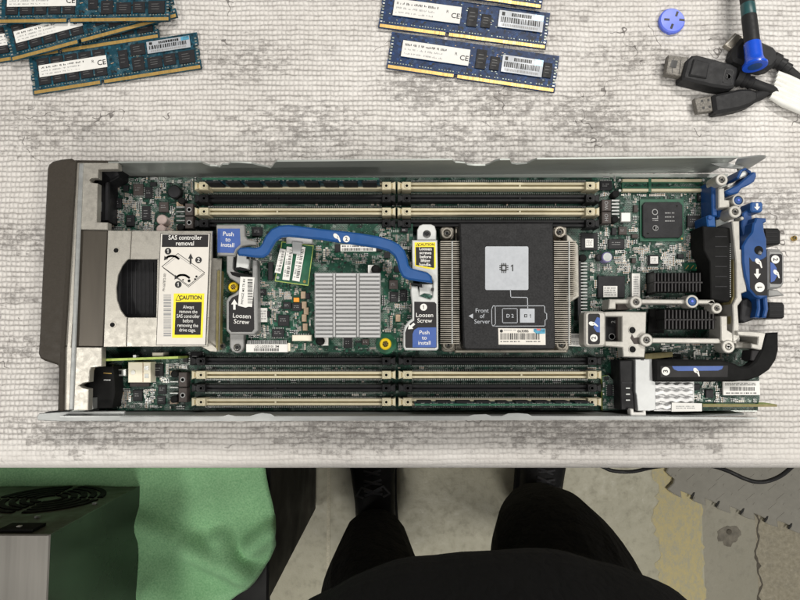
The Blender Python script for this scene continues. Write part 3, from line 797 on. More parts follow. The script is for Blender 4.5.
# connectors
l = MB(); l.rect(246, 344, 287.5, 352.3, ZS, ZS+.006, 'white', .0003); l.rect(246.5, 340.6, 287, 343.6, ZS, ZS+.0045, 'chip')
for k in range(20): l.rect(247.6+k*2, 340.2, 248.5+k*2, 344, ZS+.0045, ZS+.0052, 'tin')
l.text('LG LGG53101 3M', 267, 346.6, ZS+.0062, 3.2, 'ink', 0, .01); l.barcode(254, 348.3, 279, 351.2, ZS+.0062, 'ink', n=30)
l.rect(287.5, 343, 290, 351, ZS, ZS+.004, 'ivorywhite'); used.append((244, 338, 291, 354)); l.build('ribbon_connector', card)
l = MB(); l.rect(292, 335, 311.5, 341, ZS, ZS+.004, 'ivorywhite', .0004); used.append((290, 333, 313, 343))
for k in range(7): l.rect(294+k*2.3, 333.6, 295+k*2.3, 335.2, ZS, ZS+.0015, 'tin')
l.build('wire_header', card)
for a in ((303, 295), (304, 305), (306, 311), (304, 318), (398, 318), (305, 327)):
    l = MB(); l.rect(a[0]-2.4, a[1]-3.6, a[0]+2.4, a[1]+3.6, ZS, ZS+.0022, 'mlcc', .0004); used.append((a[0]-4, a[1]-4, a[0]+4, a[1]+4)); l.build('capacitor', card)
l = MB(); l.rect(293.5, 297.6, 299, 302, ZS, ZS+.002, 'orange', .0003); used.append((292, 296, 300, 303)); l.build('capacitor', card)
l = MB(); l.rect(257.6, 308, 267, 322, ZS, ZS+.002, 'white'); l.fine(259, 310, 266, 320, ZS+.0021, 'greyink', 4); l.build('barcode_label', card); used.append((256, 306, 269, 324))
def screw(cx, cy, r, z0, z1, m, parent, slots=True, name='screw', ringm=None):
    s = MB(); s.disc(cx, cy, r, z0, z1, m, .0007, 28)
    if slots:
        s.ring(cx, cy, r*.62, r*.50, z1, z1+.0004, m, z1)
        a = r*.42
        for k in range(3):
            t = R(20+60*k); s.line([(cx-a*math.cos(t), cy-a*math.sin(t)), (cx+a*math.cos(t), cy+a*math.sin(t))], r*.16, z1+.0003, 'brass' if m == 'yellowscrew' else 'ink')
    return s.build(name, parent)
c = MB(); c.ring(386, 343.6, 11, 7, ZS, ZS+.0002, 'pcb_plain'); c.disc(386, 343.6, 9.5, ZS, ZS+.00015, 'pcb_plain'); used.append((376, 333, 397, 352)); c.build('screw_pad', card)
screw(385.4, 344, 5.9, ZS, ZS+.006, 'yellowscrew', card)
# left carrier with its labels
cb = MB(); zb = .034
cb.poly([(216, 225.5), (217, 224.5), (243.3, 224.5), (244.4, 226), (245, 236), (247.5, 239.4), (253.5, 240.4), (256.4, 242.6), (256.8, 246), (250, 245.2), (243, 246.4), (237.4, 250.4), (235, 255.8), (217, 255.6)], .030, zb, 'cast_grey', .0007)
cb.poly([(226.4, 255), (235, 255.6), (233.6, 262), (233, 268), (236, 272), (252, 275.6), (252.4, 259.4), (257, 259.8), (258, 330), (254, 334.6), (230, 334.6), (226.2, 330.5), (226, 301), (228.6, 296.6), (235, 293), (239.6, 288.6), (239.2, 284.6), (235, 281.4), (229.4, 278), (226.4, 272)], .024, zb-.0008, 'cast_grey', .0007)
cb.poly([(229.5, 333.5), (243.8, 333.5), (243.6, 347), (241.5, 351.4), (236.8, 353.2), (232, 351.4), (229.8, 347)], ZS, .027, 'cast_grey', .0006)
cl = cb.build('carrier_bracket', card)
l = MB(); l.poly([(217.6, 228.6), (239.8, 228.6), (240.4, 244.4), (235.6, 248.6), (233.6, 253), (217.4, 252.6)], zb-.0001, zb+.0002, 'labelblue'); l.text('Push\nto\ninstall', 228, 239.6, zb+.0003, 6.0, 'white', -3, .006); l.build('push_label', cl, smooth=0)
l = MB(); z2 = zb-.0006
l.poly([(228.8, 302), (232, 297.6), (238.6, 294.5), (253.6, 297), (254.2, 329), (252, 332), (231.4, 332), (228.8, 329)], z2-.0003, z2, 'labelblack'); arrow(l, 234.4, 304.4, z2+.0001, 10.5, 6.5, 'white', 90); l.text('Loosen\nScrew', 241.6, 319, z2+.0001, 6.3, 'white', -3, .006); l.build('screw_label', cl, smooth=0)
l = MB(); l.poly([(240.4, 276.6), (254.6, 277.4), (252, 307), (248.6, 306.6), (245.6, 307.6), (238, 305.6)], z2+.0001, z2+.0005, 'white')
t = 279.
while t < 303:
    w = rnd.choice((.4, .7, 1.)); l.flat([(247.6, t), (252.6, t+.2), (252.6, t+.2+w), (247.6, t+w)], z2+.0006, 'ink'); t += w+rnd.choice((.4, .6, .9))
l.text('P4YHGZ M5 TR 4H', 243.2, 291.5, z2+.0006, 3.1, 'ink', 86, .01); l.build('barcode_label', cl, smooth=0)
l = MB(); l.poly([(237, 253.8), (247, 253.6), (249.4, 262), (248, 269), (235.6, 268)], .026, .0338, 'zinc_white', .0006); l.poly([(234, 268), (240, 267), (245.6, 268.6), (248, 270.6), (242, 271), (238, 269.8), (234.6, 270.8)], .033, .0346, 'black', .0003); l.rect(233.4, 257, 234.6, 269, .032, .0345, 'black'); l.rect(246.4, 255.6, 249, 259, .033, .035, 'black')
l.poly([(230, 271.6), (236, 272.4), (252.4, 275.4), (252.4, 277.4), (238, 277.2), (232, 275)], .031, .0336, 'blackmat'); l.build('lever_hinge', cl)
screw(237, 347.4, 3.6, .027, .0285, 'chrome', cl); screw(222, 346, 3.4, ZS, .024, 'chrome', card)
screw(233.2, 287, 5.2, ZS, .028, 'yellowscrew', card)
# right carrier
rb = MB()
rb.poly([(417, 240), (417.2, 230), (419.4, 225.6), (423, 224.2), (431, 224.2), (434.6, 226), (436.2, 231), (436.2, 240)], .027, .0288, 'zinc_white', .0005)
rb.poly([(412, 240), (437.4, 240), (438, 266), (438.4, 348.6), (436.6, 350.4), (405, 350.2), (403.2, 347), (403.4, 332), (404.8, 326), (408.6, 321), (412, 318.6), (412.2, 305), (410.6, 292), (411.2, 285.6), (417.6, 286.2), (419.4, 296), (430, 299.4), (432.6, 297), (433.4, 282), (431, 276.4), (426, 272.6), (418, 271), (412, 270.8)], .024, .034, 'zinc_white', .0007)
cr = rb.build('carrier_bracket', card)
l = MB(); z3 = .0341
l.poly([(414.6, 242.4), (435.4, 242.2), (435.8, 267), (434.4, 269.4), (426, 268.4), (415, 266)], z3-.0003, z3+.0001, 'yellow'); l.poly([(415.6, 247), (434, 247), (434.2, 268), (416, 265)], z3, z3+.0002, 'labelblack'); l.text('CAUTION', 426.4, 244.6, z3+.0002, 3.6, 'ink', 0, .025); l.line([(416.2, 246), (417.5, 243.4), (418.8, 246), (416.2, 246)], .4, z3+.0002, 'ink')
l.text('Loosen\nscrews\nbefore\nlifting\nhandle.', 425.4, 256.8, z3+.0003, 4.3, 'white', -1, .02); l.build('caution_label', cr, smooth=0)
l = MB(); l.poly([(414.2, 301.6), (434.6, 302), (436.4, 304), (436.8, 347.4), (435, 348.2), (406, 348), (405.2, 346), (405.2, 332.6), (407, 327.4), (410.6, 323), (414.2, 320.4)], z3-.0003, z3, 'labelblack')
l.poly([(412.6, 347.4), (412.6, 334), (414.2, 330), (418, 327.6), (436.2, 327.4), (436.2, 347.4)], z3, z3+.0001, 'labelblue')
badge(l, 423.6, 307.2, 3.5, z3+.0002, '1', 5.2); l.text('Loosen\nScrew', 424.6, 318, z3+.0002, 6.0, 'white', 0, .006); arrow(l, 411.2, 326.4, z3+.0002, 8.5, 6.5, 'white', 222); l.text('Push\nto\ninstall', 424.4, 337.8, z3+.0002, 5.6, 'white', 0, .006); l.build('screw_label', cr, smooth=0)
l = MB(); l.poly([(419.4, 283.6), (433, 284.2), (433, 297.4), (430, 295), (423, 295), (419, 297.6)], .026, .0322, 'zinc_white', .0006); l.poly([(418.4, 296.6), (424, 293.2), (430, 294), (433.4, 297), (433, 300), (424, 298), (418.6, 299.4)], .0318, .0332, 'pcb_dark', .0003); l.poly([(411, 283), (422, 284), (422.4, 287.6), (420, 287), (418, 285.4), (411, 284.6)], .033, .0352, 'chip'); l.rect(431.2, 288, 433.8, 291, .032, .0348, 'ink'); l.build('lever_hinge', cr)
screw(427, 233.8, 3.9, .0288, .0302, 'chrome', cr)
# blue lever
lev = MB(); zt = .042
up_ = [(239.5, 247.6), (248, 246.9), (255, 247.6), (259.5, 246.5), (262, 243), (265, 236), (271, 229), (279, 225.4), (288, 224.6), (300, 226), (320, 228.6), (340, 230.6), (360, 233), (378, 236), (390, 239.4), (399, 244), (404.6, 250.4), (407.4, 258), (408.6, 265), (411.4, 268), (420, 270.4), (428, 272.6), (431.6, 276.4), (432.4, 282.8)]
dn_ = [(420, 281.2), (408, 279.4), (402.6, 276.6), (399, 270), (397.2, 262), (394.4, 255.8), (388.6, 250.8), (378, 247.8), (360, 245.2), (340, 242.4), (320, 239.4), (300, 237.4), (288, 236.2), (281, 237), (275.6, 241), (271.4, 248), (268, 254), (263, 257.2), (255, 257.2), (246, 256), (238, 255.2), (236.6, 251)]
lev.poly((up_+dn_)[::-1], .0385, zt, 'leverblue', .0012)
hand(lev, 337, 237.4, zt+.0002, 8.5, 'white', -10); badge(lev, 346.4, 239, 3.4, zt+.0002, '2', 5.2, 5)
lev.build('lever', card, smooth=35)
# card components
def scatter(parent, z, rects, n, occupied, seed, bright=.5, sz=1.):
    r = random.Random(seed); c = MB(); tot = sum((b-a)*(d-e) for a, e, b, d in rects)
    for (x0, y0, x1, y1) in rects:
        k = int(n*(x1-x0)*(y1-y0)/tot)
        for _ in range(k):
            # parts are laid in short ranks
            x = r.uniform(x0, x1); y = r.uniform(y0, y1); vert = r.random() < .5; cnt = r.choice((1, 1, 2, 3, 4, 5)); kind = r.random(); L = r.choice((1.5, 1.9, 2.6))*sz; W = L*.55; step = W*1.5
            for q in range(cnt):
                xx, yy = (x+q*step, y) if vert else (x, y+q*step)
                if xx > x1 or yy > y1: break
                if any(a-.8 < xx < b+.8 and e-.8 < yy < d+.8 for a, e, b, d in occupied): continue
                l, w = (W, L) if vert else (L, W)
                hgt = .0006+.0004*r.random()
                if kind < .42: bm_ = 'mlcc'
                elif kind < .74: bm_ = 'chip'
                elif kind < .8: bm_ = 'ivorywhite'
                else: bm_ = None
                if bm_ is None:
                    c.rect(xx-l*.5, yy-w*.5, xx+l*.5, yy+w*.5, z, z+.0002, 'solder'); continue
                c.rect(xx-l/2, yy-w/2, xx+l/2, yy+w/2, z, z+hgt, bm_)
                e = .28
                if vert:
                    c.rect(xx-l/2-.08, yy-w/2-.12, xx+l/2+.08, yy-w/2+w*e, z, z+hgt+.0001, 'tin'); c.rect(xx-l/2-.08, yy+w/2-w*e, xx+l/2+.08, yy+w/2+.12, z, z+hgt+.0001, 'tin')
                else:
                    c.rect(xx-l/2-.12, yy-w/2-.08, xx-l/2+l*e, yy+w/2+.08, z, z+hgt+.0001, 'tin'); c.rect(xx+l/2-l*e, yy-w/2-.08, xx+l/2+.12, yy+w/2+.08, z, z+hgt+.0001, 'tin')
    # printed outlines and fat traces
    for _ in range(int(n*bright)):
        a, e, b, d = r.choice(rects); x = r.uniform(a, b); y = r.uniform(e, d); L = r.uniform(1.5, 7)
        if any(p-1 < x < q+1 and s-1 < y < t+1 for p, s, q, t in occupied): continue
        m_ = 'solder' if r.random() < .6 else 'pcb_plain'; w = r.choice((.35, .45, .6))
        if r.random() < .5: L = min(L, b-x); c.flat([(x, y), (x+L, y), (x+L, y+w), (x, y+w)], z+.0001, m_)
        else: L = min(L, d-y); c.flat([(x, y), (x+w, y), (x+w, y+L), (x, y+L)], z+.00013, m_)
    o = c.build('small_components', parent, smooth=0); o['kind'] = 'stuff'
scatter(card, ZS, [(258, 258, 314, 350), (380, 225, 411, 350), (262, 238, 400, 272), (312, 336, 400, 350), (245, 226, 262, 350)], 1050, used, 3, .7)
used = mainused

# --- processor heatsink
cpu = MB()
cpu.poly([(455, 225), (566, 224), (568, 352), (455, 352.6)], ZB+.004, .0165, 'nickel', .0006)
cpu.poly([(566.6, 234), (570, 236), (578.6, 245), (579.4, 296.5), (571, 302), (566, 302)], .016, .030, 'steel', .0006)
for x, y in ((447, 233), (448.6, 344.6), (560, 231.8), (562, 344.4)):
    cpu.rrect(x-7, y-7, x+7, y+7.4, 4, ZB+.004, .0175, 'nickel', .0008)
ck = cpu.build('cpu_heatsink', sv); used.append((438, 221, 582, 353))
for xa, xb, xt in ((440.5, 459.5, 451.6), (554, 576.5, 568.6)):
    f = MB()
    for k in range(52):
        y = 241+k*2.0
        f.rect(xa, y, xb if xa < 500 or y < 296 else 571, y+.85, .016, .0375, 'nickel')
    f.rect(xt, 241, xt+1.2, 344, .0375, .0381, 'tin'); f.rect(xa+.5, 241, xb-5.6, 344.6, ZB+.004, .019, 'chipbrown')
    f.build('fin_stack', ck, smooth=0)
f = MB(); zc_ = .042
f.poly([(459.6, 223), (553.2, 222.6), (555.4, 347), (553.6, 349.4), (466, 349.6), (463.6, 347)], .020, zc_, 'cpucover', .0009)
cv = f.build('heatsink_cover', ck)
f = MB(); z4 = zc_+.0002
f.rrect(485.2, 246.4, 528.4, 290, 1.6, zc_, z4, 'silverlabel')
f.rect(501, 264.6, 506.6, 271.2, z4, z4+.0001, 'ink'); f.rect(502.4, 266.2, 505.2, 269.6, z4+.0001, z4+.0002, 'silverlabel')
for k in range(3):
    for yy in (263, 271.4): f.rect(501.5+k*1.9, yy, 502.4+k*1.9, yy+1.6, z4, z4+.0001, 'ink')
    for xx in (499.4, 506.8): f.rect(xx, 265.2+k*1.9, xx+1.6, 266.1+k*1.9, z4, z4+.0001, 'ink')
f.text('1', 512.6, 268, z4+.0001, 9.5, 'ink', 0, .012)
W = 'silverlabel'
f.line([(510.4, 290), (510.8, 297.2), (527.4, 297.4), (527.8, 308.6)], .7, z4, W)
f.line([(493.2, 305.8), (495.6, 306), (544.6, 305.8), (544.8, 313), (546.6, 313), (546.8, 319.6), (545, 319.8), (545, 326), (495, 326.2), (492.8, 326)], .65, z4, W)
f.line([(495.2, 306), (495.4, 324.4), (493, 325.8), (491.8, 324.4), (491.6, 309), (493.2, 305.8)], .6, z4+.00005, W)
f.line([(502.4, 308.6), (517.2, 308.6), (517.4, 322.8), (502.6, 322.8), (502.4, 308.6)], .6, z4, W)
f.text('D 2', 510, 316, z4, 5, W, 0, .012)
f.rect(520, 308.6, 534.6, 322.6, zc_, z4, W); f.rect(524.2, 314.2, 527.2, 317.4, z4, z4+.0001, 'ink'); f.rect(525, 315, 526.4, 316.6, z4+.0001, z4+.0002, W); f.text('1', 530.6, 316, z4+.0001, 5, 'ink', 0, .012)
f.text('Front\nof\nServer', 482, 316.2, z4, 6, W, 0, 0.); f.flat([(468.6, 316), (473, 313.6), (473, 318.6)], z4, W)
f.build('printed_diagram', cv, smooth=0)
f = MB(); f.poly([(498.2, 328.2), (545.4, 328.6), (545.6, 345), (498.6, 344.6)], zc_, z4, 'offwhite'); f.disc(501.4, 331, 1.6, z4, z4+.0001, 'ink'); f.fine(504, 329.4, 516, 331, z4+.0001, 'greyink'); f.text('663086', 523, 331.2, z4+.0001, 3.8, 'ink', 0, .02)
f.barcode(500.4, 333.2, 540, 339.6, z4+.0001, 'ink', n=40); f.fine(500.6, 340.6, 520, 342.6, z4+.0001, 'ink'); f.fine(526, 340.6, 541, 342.6, z4+.0001, 'ink')
f.flat([(533.6, 328.8), (545.2, 328.8), (545.2, 333.6), (537, 334), (533.6, 331.6)], z4+.0001, 'hologram'); f.flat([(536.4, 328.8), (541, 328.8), (540.6, 330.4), (537.4, 330.6)], z4+.0002, 'red'); f.build('serial_sticker', cv, smooth=0)
for x, y in ((447, 233), (448.6, 344.6), (560, 231.8), (562, 344.4)):
    s = MB(); s.ring(x, y, 5.8, 3.6, .0175, .026, 'nickel', .023); s.disc(x, y, 2.8, .0175, .0265, 'chrome', .0008); s.ring(x, y, 1.3, .8, .0265, .0267, 'ink'); s.build('captive_screw', ck)
s = MB(); s.poly([(455, 349.8), (567, 349.6), (567.4, 352.6), (455, 352.8)], .016, .022, 'nickel', .0006); s.build('base_rail', ck)

# --- rear half of the motherboard
s = MB(); s.rect(640, 199.4, 683.6, 241.2, ZB, ZB+.0012, 'pcb_plain'); s.disc(682, 238.6, 1, ZB+.0012, ZB+.0013, 'gold'); used.append((638, 197, 686, 243))
s.poly([(645, 202.2), (679.4, 202), (682.6, 205), (682.8, 234), (679.6, 237.6), (645.6, 238), (643, 235.4), (642.8, 204.6)], ZB+.0012, ZB+.0032, 'chip', .0004)
s.text('iLO', 655.4, 215, ZB+.0034, 8.5, 'greyink', 90, 0.); s.ring(655.6, 228, 2.9, 2.3, ZB+.0032, ZB+.0034, 'greyink'); s.text('hp', 655.6, 228, ZB+.0034, 4.2, 'greyink', 90, 0.)
for k in range(3): s.fine(665, 212+k*4, 675, 214+k*4, ZB+.0034, 'greyink')
for x, y in ((677, 206), (648, 233.4)): s.ring(x, y, 1.2, .7, ZB+.0032, ZB+.0034, 'ink')
s.build('management_chip', board)
s = MB()
for y in (180.2, 190): 
    s.rect(622.6, y-1.4, 648.6, y+1.4, ZB, .0135, 'ivory', .0003); s.rect(651.4, y-1.4, 702, y+1.4, ZB, .0135, 'ivory', .0003)
s.rect(622, 181.6, 703, 188.6, ZB, .0120, 'pcb_plain'); s.rect(623, 183.4, 702, 186.6, .0120, .0121, 'pcb'); s.rect(648.6, 178, 651.4, 192, ZB, .0130, 'pcb_plain')
for x, y in ((620, 180), (620, 190.4), (703.4, 180), (703.4, 190.6)): s.disc(x, y, 1.3, ZB, .013, 'tin')
used.append((618, 177, 705, 193)); s.build('mezzanine_connector', board)
for a in [(687.5, 215.5, 700.5, 227, 'tb'), (608.6, 239, 624.4, 249, 'lr'), (581, 233, 597.6, 250, 'lr'), (648.6, 255, 659, 265, 'l'), (598, 276, 625, 297.6, ''), (698, 193.6, 705, 201, ''), (612, 227.6, 616.6, 235, ''), (619, 226.6, 627, 234.6, ''), (632, 234, 638, 238, ''),
          (693, 242.4, 700, 249, ''), (704, 230, 709.5, 240.5, ''), (678, 254, 684, 258, ''), (632, 258, 636, 263, ''), (600, 181, 612, 190, 't'), (634, 205, 638, 212, ''), (664, 354, 681, 360, 'tb')]:
    chip(*a[:4], ZB, .0022, board, a[4], mark=a[0] not in (581, 598, 648.6), m='chipbrown' if a[0] in (619, 632, 634) else 'chip')
for x0, y0, x1, y1 in ((585.4, 238.8, 593.4, 247.4), (603.4, 286, 617.4, 297), (650.4, 256.4, 658, 263.6)):
    l = MB(); l.rect(x0, y0, x1, y1, ZB+.0022, ZB+.0024, 'white'); l.fine(x0+1, y0+1, x1-1, y1-1, ZB+.0025, 'greyink', 4); l.build('paper_dot', board, smooth=0)
s = MB(); s.rect(632, 273.4, 640, 299, ZB, ZB+.003, 'white'); s.fine(633.6, 276, 638.6, 297, ZB+.0031, 'greyink', 9); used.append((630, 272, 642, 300)); s.build('barcode_label', board, smooth=0)
s = MB(); s.poly([(567, 333.4), (591, 333.8), (591, 347), (568, 346)], ZB+.001, ZB+.0032, 'white'); s.barcode(569, 335, 583, 338, ZB+.0033, 'greyink'); s.fine(569, 341, 588, 345, ZB+.0033, 'greyink', 2); s.build('barcode_label', board, smooth=0); used.append((566, 332, 592, 348))
vr = MB()
for y0 in (199.6, 211.8):
    vr.rect(602, y0, 611.2, y0+11.4, ZB, ZB+.008, 'chipbrown', .0004); vr.text('WO' if y0 < 205 else 'HO', 606.6, y0+5.7, ZB+.0082, 5, 'greyink', 90, 0.)
for k in range(6): vr.rect(611.6, 199.6+k*3.4, 619.4, 201.2+k*3.4, ZB+.002, ZB+.0045, 'tin', .0002)
vr.rect(621.4, 212.6, 630.6, 221.4, ZB, ZB+.003, 'white', .0003); used.append((600, 197, 632, 224)); vr.build('power_inductor', board)
can(616, 193.8, 3.6, ZB, .007, board, 'blackmat'); can(615.4, 219, 3.6, ZB, .007, board, 'blackmat')
can(607.4, 257, 5.1, ZB, .008, board, 'purple', 'tin'); can(583, 258, 4, ZB, .006, board, 'blackmat'); can(600, 257, 3.6, ZB, .005, board, 'chip')
s = MB()
for k in range(18): s.rect(578.6, 262.4+k*3.25, 587.4, 264+k*3.25, ZB+.002, ZB+.009, 'tin', .0002)
s.rect(578, 261, 581, 320, ZB, ZB+.0095, 'chip'); s.rect(582.6, 261, 583.6, 320, ZB, ZB+.004, 'pcb_plain'); used.append((576, 259, 589, 322)); s.build('strap_connector', board)
def bheat(x0, y0, x1, y1, zt):
    s = MB(); s.rect(x0-2.4, y0+3, x1+1.4, y1-2, ZB, ZB+.006, 'blackheatsink', .0004)
    n = 14; 
    for k in range(n):
        xa = x0+(x1-x0)*k/n
        for r in range(2):
            ya = y0+(y1-y0)*r/2; s.rect(xa, ya, xa+(x1-x0)/n*.55, ya+(y1-y0)*.44, ZB+.006, zt, 'blackheatsink', .0003)
    s.rect(x0, y0+(y1-y0)*.45, x1, y0+(y1-y0)*.52, ZB+.006, zt-.001, 'blackheatsink')
    s.line([(x0+.8, y1-1.6), (x1-.8, y1-1.6)], .0001, zt, 'ink')
    used.append((x0-5, y0-2, x1+4, y1+3)); s.build('black_heatsink', board)
bheat(654, 272.6, 702.6, 293, .028); bheat(664.5, 309.8, 716, 330.4, .030)
s = MB(); s.poly([(648, 273), (654, 271), (655, 294), (648, 296)], ZB, ZB+.004, 'blackmat'); s.poly([(650, 309), (664, 309), (664, 333), (648, 333)], ZB, ZB+.003, 'blackmat'); s.build('heatsink_clip', board)
s = MB(); s.rect(684, 263.4, 706, 270.6, ZB, ZB+.0005, 'pcb_plain')
for k in range(4): s.line([(686+k*5, 268.4), (688.4+k*5, 265.6)], .9, ZB+.0006, 'gold')
used.append((682, 262, 708, 271)); s.build('jumper_pads', board, smooth=0)
s = MB(); s.poly([(602.4, 376.4), (608.6, 375.4), (613, 380), (619.5, 381), (619.6, 410), (602.8, 410.6)], ZB+.002, .016, 'pcb_edge', 0, 'pcb'); used.append((600, 373, 621, 411))
sm = s.build('riser_board', sv, smooth=0); chip(607.6, 384.6, 612.6, 396, .016, .0016, sm, 'lr', False); chip(605, 377, 609, 380, .016, .0012, sm, '', False)
scatter(sm, .016, [(603, 380, 619, 409)], 50, [(605, 383, 614, 398)], 22, .5, .8)
s = MB(); s.poly([(645, 353.6), (673, 352), (673, 357), (645, 360)], ZB, .018, 'pcb_olive', .0003); used.append((643, 351, 675, 361)); s.build('edge_connector', board)
scatter(board, ZB, [(108, 178, 196, 232), (108, 361, 188, 408)], 900, used, 5, .6)
scatter(board, ZB, [(590, 192, 712, 272), (580, 232, 700, 310), (600, 176, 640, 200)], 1050, used, 8, .7)
scatter(board, ZB, [(190, 190, 600, 194), (190, 203, 600, 206.5), (200, 366, 600, 369.5), (200, 380.4, 600, 383), (200, 393, 600, 396.6), (586, 300, 612, 345), (640, 344, 756, 360), (568, 322, 586, 352), (590, 346, 640, 360)], 700, used, 9, .5, .85)

# --- cast retention frame at the rear
fr = MB(); zf = .032
fr.poly([(609.4, 299), (638, 299.2), (690, 299.6), (714, 299.8), (716, 304), (690, 304), (638, 303.6), (616, 303.6), (616, 309), (608.4, 309)], .018, zf, 'cast', .0006)
fr.rect(617, 303.6, 628, 310, .018, .026, 'chipbrown', .0004)
fr.poly([(622, 311.4), (646.6, 311.8), (646, 334.4), (646, 344), (644.6, 357.6), (623.4, 357), (622.4, 347.6), (605.4, 346.2), (605, 341.2), (622, 341.4), (622, 316.6), (604.6, 316.4), (604.4, 311.8)], .022, zf, 'cast', .0006)
fr.rrect(584.4, 311.2, 606, 347, 4, .020, zf+.001, 'cast', .0012)
fr.poly([(650, 337.8), (722, 338.4), (737, 338.6), (737, 343.6), (722, 343.6), (650, 343)], .018, zf, 'cast', .0006)
fr.poly([(720.6, 316), (727.4, 316), (727.6, 330), (732.6, 333), (733, 341), (727, 345), (721, 340)], .018, zf+.002, 'cast', .0006)
fr.poly([(711.8, 300), (716, 304), (712, 306), (708, 303)], .018, zf, 'cast')
frame = fr.build('retention_frame', sv)
for x, y, r in ((636.2, 302, 6.3), (646.6, 340, 6.6), (717, 308.2, 5.4), (728.6, 346.6, 6.6)):
    s = MB(); s.ring(x, y, r, r*.5, zf-.008, zf+.003, 'cast', zf+.0006); s.disc(x, y, r*.4, .02, zf+.0016, 'chrome', .0005); s.ring(x, y, r*.2, r*.1, zf+.0016, zf+.0019, 'ink'); s.build('screw_boss', frame)
s = MB(); s.ring(692.4, 301.4, 6.6, 4.4, zf-.008, zf+.003, 'cast', zf+.0006); s.disc(692.4, 301.4, 4.4, .02, zf+.0028, 'latchblue', .0008); s.disc(692.4, 301.2, 1.2, zf+.0028, zf+.0034, 'capblue'); s.build('screw_boss', frame)
for x, y in ((632.4, 330.2), (632.6, 349.4)):
    s = MB(); s.ring(x, y, 4.0, 3.2, zf, zf+.0004, 'cast'); s.disc(x, y, 3.4, zf, zf+.0002, 'blackmat'); s.build('screw_hole', frame)
s = MB(); s.poly([(632, 334), (634, 338), (641, 337), (641, 344), (634, 344), (630.6, 338)], zf, zf+.0002, 'chipbrown'); s.build('cast_slot', frame)
s = MB(); s.rect(605, 317, 621.6, 341, ZB+.001, .0205, 'black'); s.text('2', 613.4, 322, .0207, 6, 'greyink', 90, 0.); s.ring(612, 336.6, 3.2, 2.6, .0205, .0207, 'greyink'); s.rect(617.4, 317, 621.4, 341, .0205, .024, 'chipbrown', .0004); s.build('release_plunger', frame)
s = MB(); z5 = zf+.0012; s.rrect(588.2, 313.6, 600, 344.4, 2, z5-.0003, z5, 'labelblack'); s.flat([(600, 318), (600, 332.4), (596.6, 332), (593.6, 327.6), (594.4, 322.4), (597, 317)], z5+.0001, 'labelblue'); hand(s, 593.2, 324.2, z5+.0002, 8, 'white', 20); badge(s, 593.9, 338, 3.7, z5+.0002, '2', 6, 90); s.build('step_label', frame, smooth=0)
# rear post with bosses
pf = MB(); zp = .034
pf.poly([(718.4, 188), (724.6, 188), (725, 199.6), (730, 200), (730, 207.6), (718.6, 208)], .012, zp-.002, 'cast', .0006)
pf.poly([(732, 221), (739.6, 221), (740.2, 249), (746.4, 250), (747, 291.4), (741.6, 293.4), (742.4, 300), (738, 306), (740, 338), (735, 342), (732.4, 342), (733.4, 320), (732.6, 305), (736.4, 297), (736, 262)], .012, zp, 'cast', .0006)
pf.poly([(731.2, 222), (734.6, 222), (738, 250), (737.6, 296), (733.6, 303), (733, 342), (731, 342), (730.8, 303), (733, 296), (733.4, 252)], .010, zp-.003, 'pcb_olive')
pf.poly([(737, 331), (752.6, 331.4), (766.2, 332.6), (762, 350.4), (751.4, 348), (751.6, 343.4), (757.4, 344.4), (758.2, 337.2), (738, 335.4)], .014, zp+.003, 'cast', .0006)
pf.poly([(736, 341.6), (752, 342), (752.4, 347.6), (736, 348)], .014, zp-.008, 'cast', .0006)
post = pf.build('rear_frame', sv)
for x, y, r in ((722, 179.6, 6.1), (735.4, 211.6, 6.3)):
    s = MB(); s.ring(x, y, r, r*.52, zp-.012, zp+.002, 'cast', zp-.002); s.disc(x, y, r*.45, .02, zp, 'chrome', .0005); s.ring(x, y, r*.22, r*.1, zp, zp+.0003, 'ink'); s.disc(x+7, y+6.6, 1.8, zp-.012, zp-.004, 'cast', .0005); s.build('screw_boss', post)
s = MB(); s.ring(738.6, 200.2, 6.2, 4.5, zp-.012, zp+.001, 'cast', zp-.002); s.disc(738.6, 200.2, 4.4, zp-.012, zp+.0004, 'latchblue', .0008); s.disc(738.8, 200, 1, zp+.0004, zp+.0009, 'capblue'); s.build('screw_boss', post)
s = MB(); s.poly([(703, 226), (730.6, 228), (731.4, 246), (731.6, 298), (729, 302), (711, 299), (710, 262), (704, 250)], ZB, .030, 'blackmat', .0006)
for k in range(26): 
    y = 244+k*2.1; s.disc(730.4, y, .55, .030, .0304, 'tin', seg=8)
for k in range(6): s.rect(715, 236+k*10, 727, 237+k*10, .030, .0303, 'chip')
s.build('midplane_connector', sv)
s = MB(); s.poly([(742, 300), (748, 298), (753, 303), (758.8, 311), (758.4, 316), (753, 320), (744, 323), (740.4, 320)], .008, .026, 'chip', .0008); s.build('guide_pin_housing', sv)
# rear black feet
for q in ([(764, 228), (778.6, 228.2), (781, 231), (781, 243), (779, 244.6), (765, 244.8)], [(768, 302), (783, 302.4), (785, 305), (785, 317), (783, 318.6), (768, 318.4)]):
    s = MB(); s.poly(q, .004, .022, 'black', .001)
    for k in range(3): 
        y = q[0][1]+4+k*4; s.rect(q[0][0]+2, y, q[1][0]-1, y+.7, .022, .0223, 'chip')
    s.build('connector_guide', sv)
